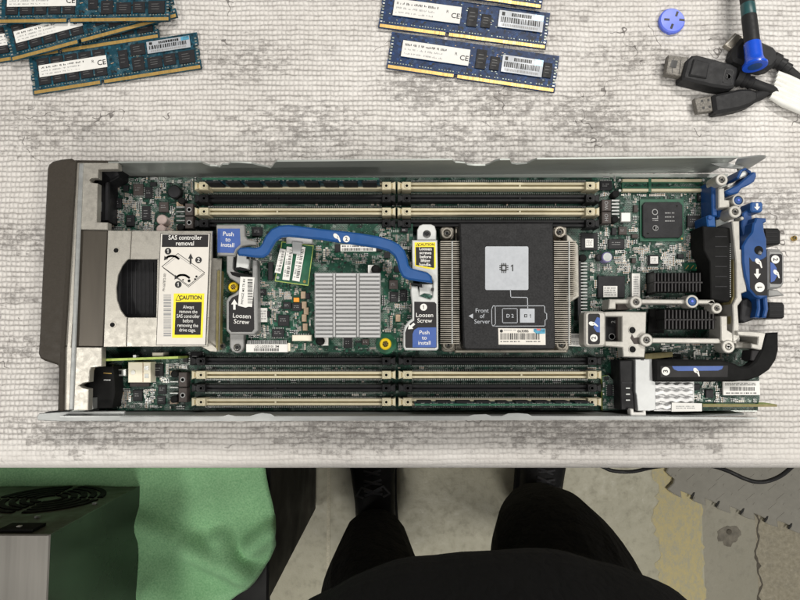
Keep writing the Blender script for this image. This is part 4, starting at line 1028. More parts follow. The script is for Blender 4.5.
# blue latch
bl = MB()
bl.poly([(756, 217.4), (766.6, 218), (766.8, 221.4), (764, 223), (764.6, 231), (767, 239), (767.4, 262), (768, 296.6), (761, 299), (755.4, 296.4), (748.6, 289), (745, 276), (743, 262), (742.6, 246), (746.6, 238.6), (752, 232), (753.4, 223), (755, 221.6)], .016, .036, 'latchblue', .001)
bl.poly([(757, 296), (760.6, 297), (761.2, 309), (759.8, 317.6), (755.6, 317.2), (757.6, 308)], .014, .033, 'latchblue', .0008)
bl.poly([(763.6, 297), (767.8, 297), (768.8, 309), (766.8, 317.8), (762.6, 317.6), (764.6, 309)], .014, .033, 'latchblue', .0008)
bl.poly([(752, 202), (762, 201.8), (763.2, 204), (762.8, 210.4), (761, 212.2), (752.4, 212), (750.8, 209.6), (750.8, 204)], .016, .030, 'leverblue', .0008)
bl.poly([(743, 213), (751, 207), (752.6, 220), (748, 232), (744, 236), (742, 226)], .014, .026, 'latchblue', .0008)
latch = bl.build('blue_latch', sv)
s = MB(); arrow(s, 757.2, 206.8, .0302, 7, 6, 'white', -88); s.build('arrow_mark', latch, smooth=0)
s = MB(); z6 = .0362; s.poly([(749.4, 257.4), (752.4, 261.4), (757, 261.6), (763.6, 258.6), (766.6, 256.2), (767.6, 295.6), (756.6, 295.4), (750.2, 288)], z6-.0003, z6, 'labelblack'); hand(s, 758.8, 262.8, z6+.0001, 9, 'white', -15); arrow(s, 757.4, 273.8, z6+.0001, 10, 7, 'white', -90); badge(s, 759.8, 287.2, 4.9, z6+.0002, '1', 7, 90); s.build('step_label', latch, smooth=0)
s = MB(); s.disc(758.8, 250.2, 4.4, .0359, .0362, 'blackmat'); s.disc(760.4, 252.6, 2.3, .0362, .0372, 'chrome', .0006); s.build('pivot_screw', latch)
s = MB(); s.poly([(711.4, 181), (716.6, 178.6), (717.6, 196), (717.8, 216), (712.2, 216), (711.8, 195)], .012, .028, 'latchblue', .0008); s.poly([(706.4, 216.4), (710, 214.4), (715.4, 216.6), (716, 226.6), (707.8, 226.8)], .012, .030, 'leverblue', .0008); s.disc(710.4, 217.4, 2.4, .03, .0308, 'latchblue', .0004); s.poly([(718, 208.6), (726, 208.6), (726, 216.6), (718, 217)], .012, .024, 'latchblue', .0008); s.build('blue_latch', sv)
s = MB(); s.poly([(726, 190.4), (738, 184.6), (748, 176), (753.6, 171.6), (756.4, 172), (757, 176), (754.6, 181.4), (749, 185), (742, 188), (738.6, 193), (731, 194.6), (727, 193)], .016, .034, 'latchblue', .001); s.poly([(738.6, 176), (742, 170.6), (747.6, 168.4), (751.4, 171.6), (746, 176.4), (741, 178.6)], .016, .030, 'zinc_white', .001); s.poly([(737, 177), (740, 170), (746, 167.4), (751, 170.6), (752.4, 173), (750.8, 173.6), (747, 169.6), (743, 170.8), (740.4, 176), (739, 179)], .016, .0325, 'latchblue', .0006); s.build('blue_latch', sv)
s = MB()
pull = [(768, 250), (780, 250.4), (783.6, 253), (784.6, 257), (784.4, 283), (782, 287), (778, 288.6), (768.4, 288.8)]
s.poly(pull, .018, .028, 'cast_grey', .0012); s.poly([(768, 289), (778, 290), (785, 295.4), (770, 297), (767.6, 297.6)], .006, .014, 'cast_grey', .0008); s.poly([(767, 249), (780, 249.4), (782, 252), (768, 252)], .006, .020, 'cast_grey', .0006)
pu = s.build('pull_tab', sv)
s = MB(); z7 = .0282; s.rrect(770, 254, 782.2, 284, 2, z7-.0003, z7, 'labelblack'); s.flat([(770.4, 262), (773.6, 263.4), (776.6, 268), (777, 276), (774.4, 281), (770.8, 282.4)], z7+.0001, 'labelblue'); hand(s, 776.6, 273.6, z7+.0002, 8, 'white', -15); badge(s, 775.4, 259.4, 4.2, z7+.0002, '2', 6.5, -90); s.build('step_label', pu, smooth=0)

# --- network card, near rear corner
zn = .024
s = MB(); s.poly([(688, 380), (758.6, 380), (759.6, 398), (757, 410), (688, 411)], zn-.0016, zn, 'pcb'); nic = s.build('network_card', sv, smooth=0)
old = used; used = [(722, 380, 761, 397)]
chip(706, 389.6, 713.6, 398, zn, .0018, nic, '', False); chip(694, 384, 700, 390, zn, .0014, nic, '', False)
scatter(nic, zn, [(690, 382, 757, 402)], 170, used, 31, .6, .9); used = old
s = MB(); s.poly([(703, 404.2), (777, 404.4), (777, 406.8), (703, 407)], .012, zn+.004, 'pcb_edge', 0, 'pcb_olive'); s.build('daughter_board', nic, smooth=0)
s = MB(); s.poly([(723, 381.2), (759.6, 381), (760.2, 395), (723.4, 395.2)], zn+.002, zn+.0035, 'white'); s.barcode(730, 387, 755, 390.8, zn+.0036, 'ink', n=30); s.fine(725, 382.6, 756, 385.8, zn+.0036, 'ink', 2); s.fine(726, 392, 757, 394.4, zn+.0036, 'ink'); s.build('barcode_label', nic, smooth=0)
s = MB(); s.poly([(619.4, 360.6), (634, 360), (634.6, 409.6), (621, 410)], .012, .030, 'black', .0006); s.poly([(622, 382), (633, 382), (633.6, 383.4), (622, 383.4)], .030, .0303, 'chip')
for k in range(3): s.rect(626, 387.6+k*6, 630, 388.8+k*6, .030, .0304, 'tin')
s.build('port_block', nic)
s = MB(); s.poly([(635.4, 359.4), (652, 359), (653, 380), (655.6, 382), (656, 410), (650, 411), (638, 411), (636.4, 395), (635.4, 392)], .014, .033, 'foil', .0004); s.rect(641, 359.2, 644, 360.4, .033, .0332, 'ink'); s.build('shield_plate', nic)
s = MB(); s.poly([(630.4, 409), (633.6, 409), (634, 412.6), (643, 412.4), (643.6, 410.6), (646, 410.6), (646.4, 417.2), (631, 417.4)], .028, .034, 'white', .0006); s.build('plastic_clip', nic)
s = MB(); s.rect(654, 381.8, 694, 411, zn, .0295, 'alubright')
for r in range(4):
    y0 = 383.6+r*7.0; a_ = []; b_ = []
    for k in range(41):
        x = 654.2+39.4*k/40; o = .8*math.sin(k/40*math.pi*8); a_.append((x, y0+o)); b_.append((x, y0+4.8+o))
    s.poly((a_+b_[::-1])[::-1], .0295, .0325, 'alubright', .0006)
s.poly([(672, 402.6), (702, 403.4), (702, 411.2), (671.6, 411.6)], .0325, .0332, 'white'); s.fine(676, 405.6, 695, 409, .0333, 'greyink', 2); s.build('wave_heatsink', nic)
s = MB(); zk = .038
outer = [(655.6, 359.6), (700, 359.8), (722, 360), (735, 363.6), (741, 367), (749, 366.4), (755.6, 361), (761.6, 350), (766.2, 333), (778.8, 332.2), (779, 350), (776.4, 360), (770, 369.6), (760, 376.4), (748, 380.4), (734, 381.8), (655.6, 381.8)]
s.poly(outer[::-1], .030, zk, 'blackmat', .0012); s.poly([(752, 350.4), (761.6, 350), (758, 360), (755.4, 362), (750.6, 360)], .024, zk-.002, 'labelblack', .0006); st_ = s.build('strap_lever', nic)
s = MB(); z8 = zk+.0002; s.poly([(660.6, 366), (728, 365.4), (727.6, 377), (660.6, 377.2)], zk, z8, 'labelblack'); s.flat([(672, 366.2), (723.4, 366), (722, 369), (718, 370.6), (678, 371), (674, 369.4)], z8+.0001, 'labelblue'); hand(s, 696.6, 371.8, z8+.0002, 8, 'white', -15); badge(s, 665.8, 371.2, 4.2, z8+.0002, '3', 6.5, 90); s.build('step_label', st_, smooth=0)

# ================================================================== LOOSE MEMORY MODULES
class LB(MB):
    """module-local builder: x along the edge, y up from the contacts, metres"""
    def lb(s, x0, y0, x1, y1, z0, z1, m, bev=0.): s.box(x0, y0, z0, x1, y1, z1, m, bev)
LX, LY = .13335, .0300
def make_module(kind, label, group, chips, lab1, lab2, extra=0):
    t = empty('memory_module', (0, 0, 0), label, 'memory module', group)
    X = lambda f: (f-.5)*LX
    m = 'dimm_teal' if kind == 'A' else 'dimm_blue'
    k = .41; z0, z1 = .0011, .0024
    o = [(X(0), .0), (X(k)-.0011, 0), (X(k)-.0011, .0032), (X(k)+.0011, .0032), (X(k)+.0011, 0), (X(1), 0), (X(1), .0075), (X(1)-.0024, .0085), (X(1)-.0024, .0105), (X(1), .0115), (X(1), .0160), (X(1)-.0024, .0170), (X(1)-.0024, .0190), (X(1), .0200), (X(1), LY),
         (X(0), LY), (X(0), .0200), (X(0)+.0024, .0190), (X(0)+.0024, .0170), (X(0), .0160), (X(0), .0115), (X(0)+.0024, .0105), (X(0)+.0024, .0085), (X(0), .0075)]
    b = MB(); b.prism(o, z0, z1, m)
    # small resistors in rows by the ends and above the contacts
    for i in range(58):
        f = .03+.94*i/57
        if abs(f-k) < .012: continue
        if rnd.random() < .75: b.box(X(f)-.0005, .0046, z1, X(f)+.0005, .0054, z1+.0004, 'solder')
    for e in (0.013, .987):
        for j in range(9): b.box(X(e)-.0008, .0045+.0025*j, z1, X(e)+.0008, .0056+.0025*j, z1+.0005, 'solder' if j % 3 else 'tin')
    for i in range(40):
        f = rnd.uniform(.47, .67) if i < 22 else rnd.random(); y = rnd.uniform(.007, .028); b.box(X(f)-.0006, y, z1, X(f)+.0006, y+.0006, z1+.0003, 'solder' if rnd.random() < .6 else 'mlcc')
    b.build('board', t, smooth=0, at=(0, 0, 0))
    g = MB()
    for a, c in ((.008, k-.012), (k+.012, .992)):
        g.box(X(a), .0004, z0+.0001, X(c), .0030, z1+.0002, 'gold')
        n = int((c-a)*120)
    g.build('contact_strip', t, smooth=0, at=(0, 0, 0))
    for (fx, fy, fw, fh) in chips:
        c = MB(); x0, y0 = X(fx), LY*fy; x1, y1 = X(fx+fw), LY*(fy+fh)
        c.box(x0, y0, z1, x1, y1, z1+.0010, 'chip', .0002)
        zz = z1+.00112
        for r in range(3):
            yy = y0+(y1-y0)*(.3+.2*r); c.add([(x0+(x1-x0)*.2, yy, zz), (x0+(x1-x0)*rnd.uniform(.55, .85), yy, zz), (x0+(x1-x0)*.7, yy+.0005, zz), (x0+(x1-x0)*.2, yy+.0005, zz)], [[0, 1, 2, 3]], 'chipprint')
        c.build('chip', t)
    def lab(x0, y0, x1, y1, m_, which):
        l = MB(); zl = z1+.0013; l.box(x0, y0, z1+.0010, x1, y1, zl, m_); w, h_ = x1-x0, y1-y0; zz = zl+.0001
        def fl(a, c, d, e, mm): l.add([(x0+w*a, y0+h_*c, zz), (x0+w*d, y0+h_*c, zz), (x0+w*d, y0+h_*e, zz), (x0+w*a, y0+h_*e, zz)], [[0, 1, 2, 3]], mm)
        if which == 1:
            for r, (ya, yb) in enumerate(((.68, .82), (.42, .53), (.16, .25))):
                a = .04
                while a < (.60 if r else .66):
                    ww = rnd.uniform(.006, .013); fl(a, ya+rnd.choice((0, 0, .03)), a+ww, yb-rnd.choice((0, 0, .05)), 'greyink' if r else 'labelblack'); a += ww+rnd.choice((.006, .007, .008, .03))
            for s_, cx, sz, bo in (('CE', .925, .0058, .012), ('R', .80, .0034, .0)):
                vs, fs = text_mesh(s_, bo); cy = .42 if s_ == 'CE' else .62
                l.add([(x0+w*cx+v.x*sz, y0+h_*cy+v.y*sz, zz) for v in vs], fs, 'ink')
        else:
            a = .05
            while a < .93:
                ww = rnd.choice((.012, .02, .035)); fl(a, .30, a+ww, .62, 'ink'); a += ww+rnd.choice((.012, .02))
            a = .28
            while a < .72:
                ww = rnd.uniform(.02, .05); fl(a, .70, a+ww, .9, 'ink'); a += ww+.012
            a = .08
            while a < .9:
                ww = rnd.uniform(.01, .04); fl(a, .08, a+ww, .22, 'greyink'); a += ww+.014
            fl(.80, .66, .99, .98, 'hologram'); fl(.06, .7, .13, .92, 'ink')
        l.build('module_label', t, smooth=0)
    if lab1: lab(X(lab1[0]), LY*lab1[1], X(lab1[2]), LY*lab1[3], 'white', 1)
    if lab2: lab(X(lab2[0]), LY*lab2[1], X(lab2[2]), LY*lab2[3], 'silverlabel', 2)
    # underside chips carry the board
    u = MB()
    for i in range(8):
        f = .06+.115*i; u.box(X(f), .008, 0, X(f+.085), .020, z0, 'chip')
    u.build('underside_chips', t, smooth=0)
    return t
def copy_tree(o, parent=None):
    c = o.copy(); COL.objects.link(c); c.parent = parent
    for ch in list(o.children): copy_tree(ch, c)
    return c
chA = [(.045+.083*i, .22, .070, .30) for i in range(5)]+[(.045+.083*i, .60, .070, .33) for i in range(5)]+[(.525, .33, .055, .48), (.60, .20, .07, .36), (.69, .20, .085, .30), (.785, .22, .07, .30), (.875, .20, .095, .33), (.60, .62, .085, .30)]
chB = [(.515, .34, .06, .52), (.60, .36, .055, .36)]
gA, gB = 'loose teal memory modules piled at the left', 'loose blue memory modules piled in the middle'
def place(o, bl_, br_, z, label):
    """bottom edge runs from photo point bl_ to br_"""
    a = P(*bl_, z); b = P(*br_, z); o.location = (a+b)/2; o.location.z = z; o.rotation_euler = (0, 0, math.atan2(b.y-a.y, b.x-a.x)); o['label'] = label
mA = make_module('A', '', gA, chA, (.055, .42, .455, .74), (.70, .60, .955, .92))
place(mA, (36, 96), (202, 70), .001, 'teal memory module lying nearest the server front, whole label and both ends uncovered')
m2 = copy_tree(mA); place(m2, (-6, 65), (160, 39.5), .001, 'teal memory module at the bottom of the pile, mostly covered by the slanting one')
m3 = copy_tree(mA); place(m3, (15, 62.5), (177.5, 19), .0055, 'teal memory module slanting steeply under the topmost module of the left pile')
m4 = copy_tree(mA); place(m4, (3, 25), (168, 22.6), .0095, 'topmost teal memory module of the left pile, cut by the upper photo edge')
mB = make_module('B', '', gB, chB+[(.915, .36, .05, .40)], (.075, .36, .475, .80), (.67, .34, .91, .80))
place(mB, (386, 69.5), (554, 94), .001, 'blue memory module lying alone below the middle pile, closest to the server')
mC = make_module('B', '', gB, chB, (.075, .36, .475, .82), (.70, .42, .965, .88))
place(mC, (376.4, 28.6), (547, 51), .001, 'blue memory module between the lone one below and the one cut by the photo edge')
m7 = copy_tree(mB); place(m7, (374, -13.6), (541, 10.4), .0045, 'blue memory module showing only its gold contact edge at the upper photo edge')

# ================================================================== OTHER LOOSE THINGS
s = MB(); s.disc(672.6, 20.0, 12.8, .0004, .0040, 'capblue', .0010, 36); s.disc(670.4, 30.2, 3.6, .0004, .0026, 'capblue', .0006, 16)
capo = s.build('plastic_cap', at=(*P(672.6, 20.2, .0)[:2], 0)); tag(capo, 'small round blue plastic cap with four dark slots lying alone on the cover', 'cap')
s = MB()
for (x, y, a) in ((677, 13.8, 70), (672, 26.2, 68), (667, 19.4, -4), (682, 19.8, -6)): 
    c_ = P(x, y, .0042); s.obox(c_.x, c_.y, R(a), .0042, .0018, .0039, .0042, 'ink')
s.build('slot_mark', capo, smooth=0)

tool = empty('hand_tool', (*P(752, 30, 0)[:2], 0), 'black handled tool with teal band and blue flared end, resting on the plugs', 'tool')
def rot_tube(s, pxy, rads, m, zs):
    s.tube([P(x, y, z) for (x, y), z in zip(pxy, zs)], [r*S(x, y, .02) for (x, y), r in zip(pxy, rads)], m, 24)
zz = lambda t: .0145+.0085*t
def tp(t): return (743.4+11.8*t, -30+98*t)
def seg(ts, rs, m, nm):
    s = MB(); rot_tube(s, [tp(t) for t in ts], rs, m, [zz(t) for t in ts]); return s.build(nm, tool)
seg([0, .3, .355], [6.6, 6.6, 6.4], 'cablerubber', 'handle')
seg([.355, .36, .47, .475], [6.6, 6.8, 6.8, 6.6], 'teal', 'band')
seg([.475, .6, .75], [7.0, 7.1, 7.2], 'cablerubber', 'grip')
seg([.75, .755, .90, .94, .965, .985], [7.6, 7.8, 8.2, 9.4, 11.4, 11.2], 'toolblue', 'flared_end')
seg([.98, .988], [6.5, 6.3], 'latchblue', 'end_socket')

dp = empty('display_cable', (*P(712, 70, 0)[:2], 0), 'black display cable with wide metal plug tip and release button on top', 'cable')
s = MB(); s.poly([(668.4, 55), (689, 57), (683, 77), (665.6, 73.6)], .004, .0095, 'plugsteel', .0006); s.poly([(672, 60), (678, 60.6), (676, 68), (670, 67)], .0095, .0097, 'ink'); s.line([(674, 57.4), (672, 73)], .6, .0096, 'ink'); s.line([(681, 60), (679, 74)], .6, .0096, 'black'); s.build('plug_tip', dp)
s = MB(); s.poly([(687, 60), (692.6, 55), (698, 54.4), (732, 63.4), (738.4, 67), (739, 70), (734.6, 87), (728, 88), (712, 85.6), (683.4, 78.6), (683, 75)], .001, .0135, 'cablerubber', .0016); s.build('plug_body', dp)
s = MB(); s.poly([(694, 58.6), (709.6, 62.6), (707, 78), (689.4, 75)], .0135, .0150, 'cablerubber', .0008); s.build('release_button', dp)
s = MB(); s.line([(725.6, 69), (733.6, 70.6), (731, 83.4), (723, 82), (725.6, 69)], .7, .0137, 'ink'); s.ring(728.4, 76.4, 3.4, 2.2, .0135, .0138, 'ink'); s.rect(726.8, 73.4, 728, 79.4, .0135, .0138, 'ink'); s.build('embossed_mark', dp)
s = MB(); pth = [P(x, y, z) for x, y, z in ((735, 77, .0075), (741, 79, .0075), (742, 79.4, .0075), (746, 80.8, .0075), (747, 81.2, .0075), (751, 82.8, .0075), (752, 83.2, .0075), (760, 86, .0072), (769, 89, .0060), (778, 93, .0030), (784, 95.4, .0012))]
s.tube(pth, [.0062, .0062, .0046, .0058, .0042, .0052, .0040, .0036, .0036, .0034, .0030], 'cablerubber', 14); s.build('strain_relief', dp)
us = empty('usb_cable', (*P(735, 102, 0)[:2], 0), 'black USB cable with a flat metal plug, nearest the server below the display cable', 'cable')
s = MB(); s.poly([(694.4, 98.4), (713.6, 95.6), (716.4, 110.4), (697.4, 113)], .003, .0075, 'plugsteel', .0004)
for x, y in ((702, 101), (708.4, 100), (703.4, 107.8), (709.6, 106.8)): s.poly([(x-1, y-1), (x+1.2, y-1.2), (x+1.4, y+.9), (x-.8, y+1.1)], .0075, .0077, 'ink')
s.build('plug_tip', us)
s = MB(); s.poly([(712.8, 95.4), (716, 93.6), (742, 88), (752, 88.4), (758.6, 91.4), (759, 100), (752, 105), (739, 109.4), (718, 113), (715, 111.6)], .001, .0105, 'cablerubber', .0022); s.build('plug_body', us)
s = MB(); s.tube([P(x, y, .0045) for x, y in ((752, 98), (760, 95.4), (768, 92.6), (776, 94), (790, 101))], [.0045, .004, .0024, .0022, .0022], 'cablerubber', 12); s.build('cord', us)
hd = empty('video_cable', (*P(755, 55, 0)[:2], 0), 'black video cable with a bare flat metal plug, lying under the blue ended tool', 'cable')
s = MB(); s.poly([(724.6, 44.2), (735.4, 32.6), (746, 38), (739, 52.6)], .002, .0065, 'nickel', .0005); s.line([(727, 44), (736, 34.6)], .5, .0067, 'white'); s.build('plug_tip', hd)
s = MB(); s.poly([(732.6, 54), (735, 46), (743, 36.4), (758, 38.4), (775, 46), (779.4, 52), (779.6, 60), (773, 67.6), (766, 69.4), (748, 66), (735, 60)], .001, .0115, 'cablerubber', .0025); s.build('plug_body', hd)
s = MB(); s.tube([P(x, y, .006) for x, y in ((772, 59), (778, 62), (779, 62.6), (783, 65.6), (784, 66.2), (788, 69.6), (789, 70.4), (796, 76), (812, 86), (860, 108))], [.0058, .0058, .0044, .0054, .0040, .0048, .0034, .0032, .0032, .0032], 'cablerubber', 14); s.build('cord', hd)
s = MB()
for k, o in enumerate((-7.6, -4.6, -1.5, 1.6, 4.7, 7.8)):
    s.tube([P(771.6-o*.45+2, 84.6+o*1.5, .0055), P(786-o*.4, 91+o*1.55, .0058), P(830, 110+o*1.6, .0062), P(900, 140+o*1.6, .006)], [.0020, .0030, .0031, .0031], 'sleeve', 12)
slv = s.build('cable_sleeve', at=(*P(785, 92, 0)[:2], 0)); tag(slv, 'ribbed white cable sleeve gathering the black cords beside the right photo edge', 'cable sleeve')
s = MB(); s.disc(795.4, 238, 2.6, .0003, .003, 'brass', .0006, 18); s.disc(795.4, 238, 1.1, .003, .0031, 'ink', seg=12)
sc_ = s.build('brass_screw'); tag(sc_, 'tiny brass screw lying on the cover beyond the server rear', 'screw')

# ================================================================== BELOW THE BENCH
ZG = -.39   # cabinet top
cabx0, cabx1 = P(-60, 560, ZG).x, P(266, 560, ZG).x
cy0, cy1 = P(200, 606, ZG).y, P(200, 440, ZG).y
cab = empty('low_cabinet', ((cabx0+cabx1)/2, (cy0+cy1)/2, FZ), 'low black cabinet under the green cloth', 'cabinet')
s = MB(); s.box(cabx0, cy0, FZ+.02, cabx1, cy1, ZG-.012, 'cabinet', .004); s.build('body', cab)
s = MB(); s.box(cabx0-.004, cy0-.004, ZG-.0118, cabx1+.004, cy1+.004, ZG, 'cabinet', .003); s.build('cabinet_top', cab)
# towel: draped grid with folds, right edge hanging over the cabinet edge
def towel():
    s = MB(); nx, ny = 80, 70
    x0 = P(-50, 540, ZG).x; yb, yt = P(200, 608, ZG).y, P(200, 442, ZG).y
    def right(y):   # wavy outer edge traced from its outline in the photo
        pts = [(263, 430), (264, 468), (268, 490), (272, 510), (275.5, 530), (273.5, 545), (268, 560), (260, 572), (246, 588), (230, 600), (205, 625), (190, 690)]
        w = [P(px, py, ZG+.01) for px, py in pts]
        for a, b in zip(w[:-1], w[1:]):
            if b.y <= y <= a.y: t = (a.y-y)/(a.y-b.y); return a.x+(b.x-a.x)*t
        return w[0].x if y > w[0].y else w[-1].x
    vs = []
    def foldline(x, y, p, q, w, h):
        a = P(*p, ZG); b = P(*q, ZG); d = Vector((b.x-a.x, b.y-a.y)); L = d.length; d.normalize(); r = Vector((x-a.x, y-a.y)); t = r.dot(d)/L; o = r.x*d.y-r.y*d.x
        e = max(0., 1-max(0, -t)*4-max(0, t-1)*4); return h*e*math.exp(-(o/w)**2)
    for j in range(ny+1):
        y = yb+(yt-yb)*j/ny
        xr = right(y)
        for i in range(nx+1):
            x = x0+(xr-x0)*i/nx
            z = ZG+.006
            z += foldline(x, y, (140, 520), (228, 560), .016, .013)+foldline(x, y, (196, 545), (250, 575), .014, .014)+foldline(x, y, (222, 535), (248, 570), .012, .014)+foldline(x, y, (252, 545), (275, 528), .012, .020)+foldline(x, y, (150, 590), (200, 610), .018, .012)
            z += .0022*math.sin(x*60+y*37)+.0016*math.sin(y*90-x*33)
            d = xr-x
            if d < .03: z -= (.03-d)**2*6
            vs.append((x, y, z))
    fs = [[j*(nx+1)+i, j*(nx+1)+i+1, (j+1)*(nx+1)+i+1, (j+1)*(nx+1)+i] for j in range(ny) for i in range(nx)]
    s.add(vs, fs, 'towel'); o = s.build('green_cloth', smooth=180, at=(P(180, 540, ZG).x, P(180, 540, ZG).y, ZG))
    so = o.modifiers.new('thick', 'SOLIDIFY'); so.thickness = .004; so.offset = 1
    return tag(o, 'crumpled bright green cloth spread on the low cabinet under the steel case', 'cloth')
towel()
# steel case
ZT = -.166
cs = empty('computer_case', (*P(10, 580, ZG)[:2], ZG+.012), 'steel computer case with a round fan grille, standing on the green cloth', 'computer case')
c0 = P(50, 534.6, ZT); xR = c0.x; yF = c0.y; xL = xR-.30; yB = yF-.20; zb0 = ZG+.012
s = MB(); s.box(xL, yB, ZT-.0015, xR, yF, ZT, 'case', .0012); s.build('top_panel', cs)
s = MB(); s.box(xR-.0022, yB, zb0, xR-.0004, yF-.0005, ZT-.0016, 'caseside'); s.build('side_panel', cs)
s = MB(); s.box(xL, yF-.003, zb0, xR-.0024, yF-.001, ZT-.0016, 'casevent'); s.box(xL, yB, zb0, xL+.002, yF-.0032, ZT-.0016, 'caseside'); s.box(xL+.002, yB, zb0, xR-.0024, yB+.002, ZT-.0016, 'casevent'); s.build('vent_panel', cs)
# fan grille on the vertical vent face
s = MB(); fx, fz = xR-.086, zb0+.066; yy = yF
def vring(r0, r1, y, m, a0=0, a1=360, seg=40):
    vs = []; fs = []
    for i in range(seg+1):
        t = R(a0+(a1-a0)*i/seg); vs += [(fx+r0*math.cos(t), y, fz+r0*math.sin(t)), (fx+r1*math.cos(t), y, fz+r1*math.sin(t)), (fx+r1*math.cos(t), y+.0012, fz+r1*math.sin(t)), (fx+r0*math.cos(t), y+.0012, fz+r0*math.sin(t))]
    for i in range(seg):
        for k in range(4): fs.append([i*4+k, i*4+(k+1) % 4, i*4+4+(k+1) % 4, i*4+4+k])
    s.add(vs, fs, m)
for r in (.014, .025, .036, .047, .058):
    for q in range(4): vring(r, r+.007, yy-.0008, 'blackmat', q*90+5, q*90+85, 16)
s.build('fan_grille', cs)
for dx, dz in ((-.062, .066), (.035, .082), (.070, .024), (-.01, .080)):
    s = MB(); s.box(fx+dx-.0025, yy-.001, fz+dz-.002, fx+dx+.0025, yy+.001, fz+dz+.002, 'tin'); s.build('panel_screw', cs)
s = MB(); s.box(xR-.060, yy-.001, ZT-.034, xR-.024, yy+.002, ZT-.010, 'blackmat'); s.box(xR-.046, yy+.002, ZT-.022, xR-.042, yy+.003, ZT-.018, 'white'); s.build('power_socket', cs)
s = MB()
for i in range(12):
    for j in range(4):
        if s.v or True: s.box(xR-.18+i*.0085, yy-.001, ZT-.040+j*.008, xR-.1745+i*.0085, yy+.0006, ZT-.0345+j*.008, 'blackmat')
s.build('vent_holes', cs)

# foam mat with its toothed edge
def mat_edge():
    pts = [(668.5, 466), (666.6, 472), (671.5, 477), (675, 476), (673.5, 483), (667.6, 489), (672, 493), (680.5, 497.5)]
    base = [(680.5, 497.5), (705, 505), (729.5, 513), (754, 520), (777, 527), (803, 534), (830, 541), (860, 549)]
    out = list(pts)
    for (a, b), (c, d) in zip(base[:-1], base[1:]):
        dx, dy = c-a, d-b
        def q(t, o): return (a+dx*t-dy*o*.0, b+dy*t+o)
        out += [q(.06, 0), q(.02, -6.5), q(.30, -6.0), q(.55, -4.6), q(.50, -1.2), q(.62, -.2), q(.82, .4)]
    return out
s = MB(); e = mat_edge(); s.poly(([(668.5, 380)]+e+[(860, 380)])[::-1], FZ+.0005, FZ+.012, 'mat', .002)
# raised tread bars in two directions
for i in range(12):
    for j in range(9):
        x, y = 676+i*15+(j % 2)*7, 440+j*9.6; lim = 497+(x-680)*.30-7
        if y > lim-3 or x < 676: continue
        c_ = P(x, y, FZ+.012); s.obox(c_.x, c_.y, R(38 if (i+j) % 2 else -38), .024, .006, FZ+.012, FZ+.0126, 'mat')
mt = s.build('foam_mat', smooth=0); tag(mt, 'grey interlocking foam floor mat with a toothed edge beside the yellow floor stripe', 'floor mat')
for a, b in ((692, 495), (717, 503.4), (741.5, 511), (765.5, 518.8), (789.5, 526)):
    s = MB(); s.poly([(a-1.6, b+3.4), (a-.6, b+.6), (a+1.6, b-2.4), (a+3, b-2.6), (a+2.2, b+.4), (a+.2, b+3)], FZ+.0122, FZ+.0132, 'matdark'); s.build('edge_slot', mt, smooth=0)
# hanging black lead
pp = [(560, 455, -.10), (598, 465, -.10), (612, 470.6, -.10), (632, 471.6, -.10), (655, 467, -.09), (690, 463, -.06), (712, 466, -.05), (728, 471, -.045), (744, 478.4, -.045), (756, 481.8, -.045), (768, 481, -.045), (782, 475, -.04), (796, 463, -.03), (806, 455, -.012), (830, 445, .003), (870, 440, .003)]
s = MB(); pth = bz(pp, 5); s.tube([P(*q) for q in pth], .0017, 'cablerubber', 10)
ld = s.build('power_lead'); tag(ld, 'thin black power lead sagging below the bench edge over the floor mat', 'cable')

# ================================================================== PERSON
def skin(name, pts, edges, rads, root, m, parent=None, sub=2):
    me = bpy.data.meshes.new(name); me.from_pydata([Vector(p) for p in pts], edges, []); me.materials.append(M[m])
    o = bpy.data.objects.new(name, me); COL.objects.link(o); o.parent = parent
    k = o.modifiers.new('skin', 'SKIN'); k.use_smooth_shade = True
    if not me.skin_vertices: bm = bmesh.new(); bm.from_mesh(me); bm.verts.layers.skin.verify(); bm.to_mesh(me); bm.free()
    for i, sv_ in enumerate(me.skin_vertices[0].data):
        r = rads[i]; sv_.radius = r if isinstance(r, tuple) else (r, r); sv_.use_root = i == root
    ss = o.modifiers.new('sub', 'SUBSURF'); ss.levels = sub; ss.render_levels = sub
    return o
cx = .09; by = -.37
aL, aR = P(375, 520, FZ+.1), P(538, 506, FZ+.1)
B = [(cx, by, -.06), (cx-.08, by-.02, -.18), (aL.x-.002, -.39, -.46), (aL.x, aL.y-.03, FZ+.09), (.18, by, -.18), (.235, -.31, -.46), (aR.x, aR.y-.02, FZ+.09), (cx, by+.02, .08), (cx, by-.0, .24), (cx, by-.01, .36), (cx, by-.02, .44), (aL.x, aL.y-.01, FZ+.045), (aR.x, aR.y-.01, FZ+.045)]
E = [(0, 1), (1, 2), (2, 3), (0, 4), (4, 5), (5, 6), (0, 7), (7, 8), (8, 9), (9, 10), (3, 11), (6, 12)]
RB = [(.12, .09), .070, .048, .028, .080, .052, .028, (.12, .09), (.12, .08), (.08, .06), .045, .024, .024]
per = skin('person', B, E, RB, 0, 'skin')
tag(per, 'person in black shirt, black trousers and black shoes standing against the bench, seen from above', 'person')
T = [(cx, by-.02, -.10), (cx-.08, by-.03, -.20), (cx-.10, by-.02, -.34), (aL.x+.010, -.390, -.48), (aL.x, aL.y-.035, FZ+.055), (.18, by, -.20), (.225, -.35, -.33), (.226, -.305, -.46), (aR.x, aR.y-.02, FZ+.055), (cx, by-.02, .0)]
skin('trousers', T, [(0, 1), (1, 2), (2, 3), (3, 4), (0, 5), (5, 6), (6, 7), (7, 8), (0, 9)], [(.15, .11),   .112, .104, .092, .064, .124, .118, .100, .064, (.15, .11)], 0, 'trouser', per)
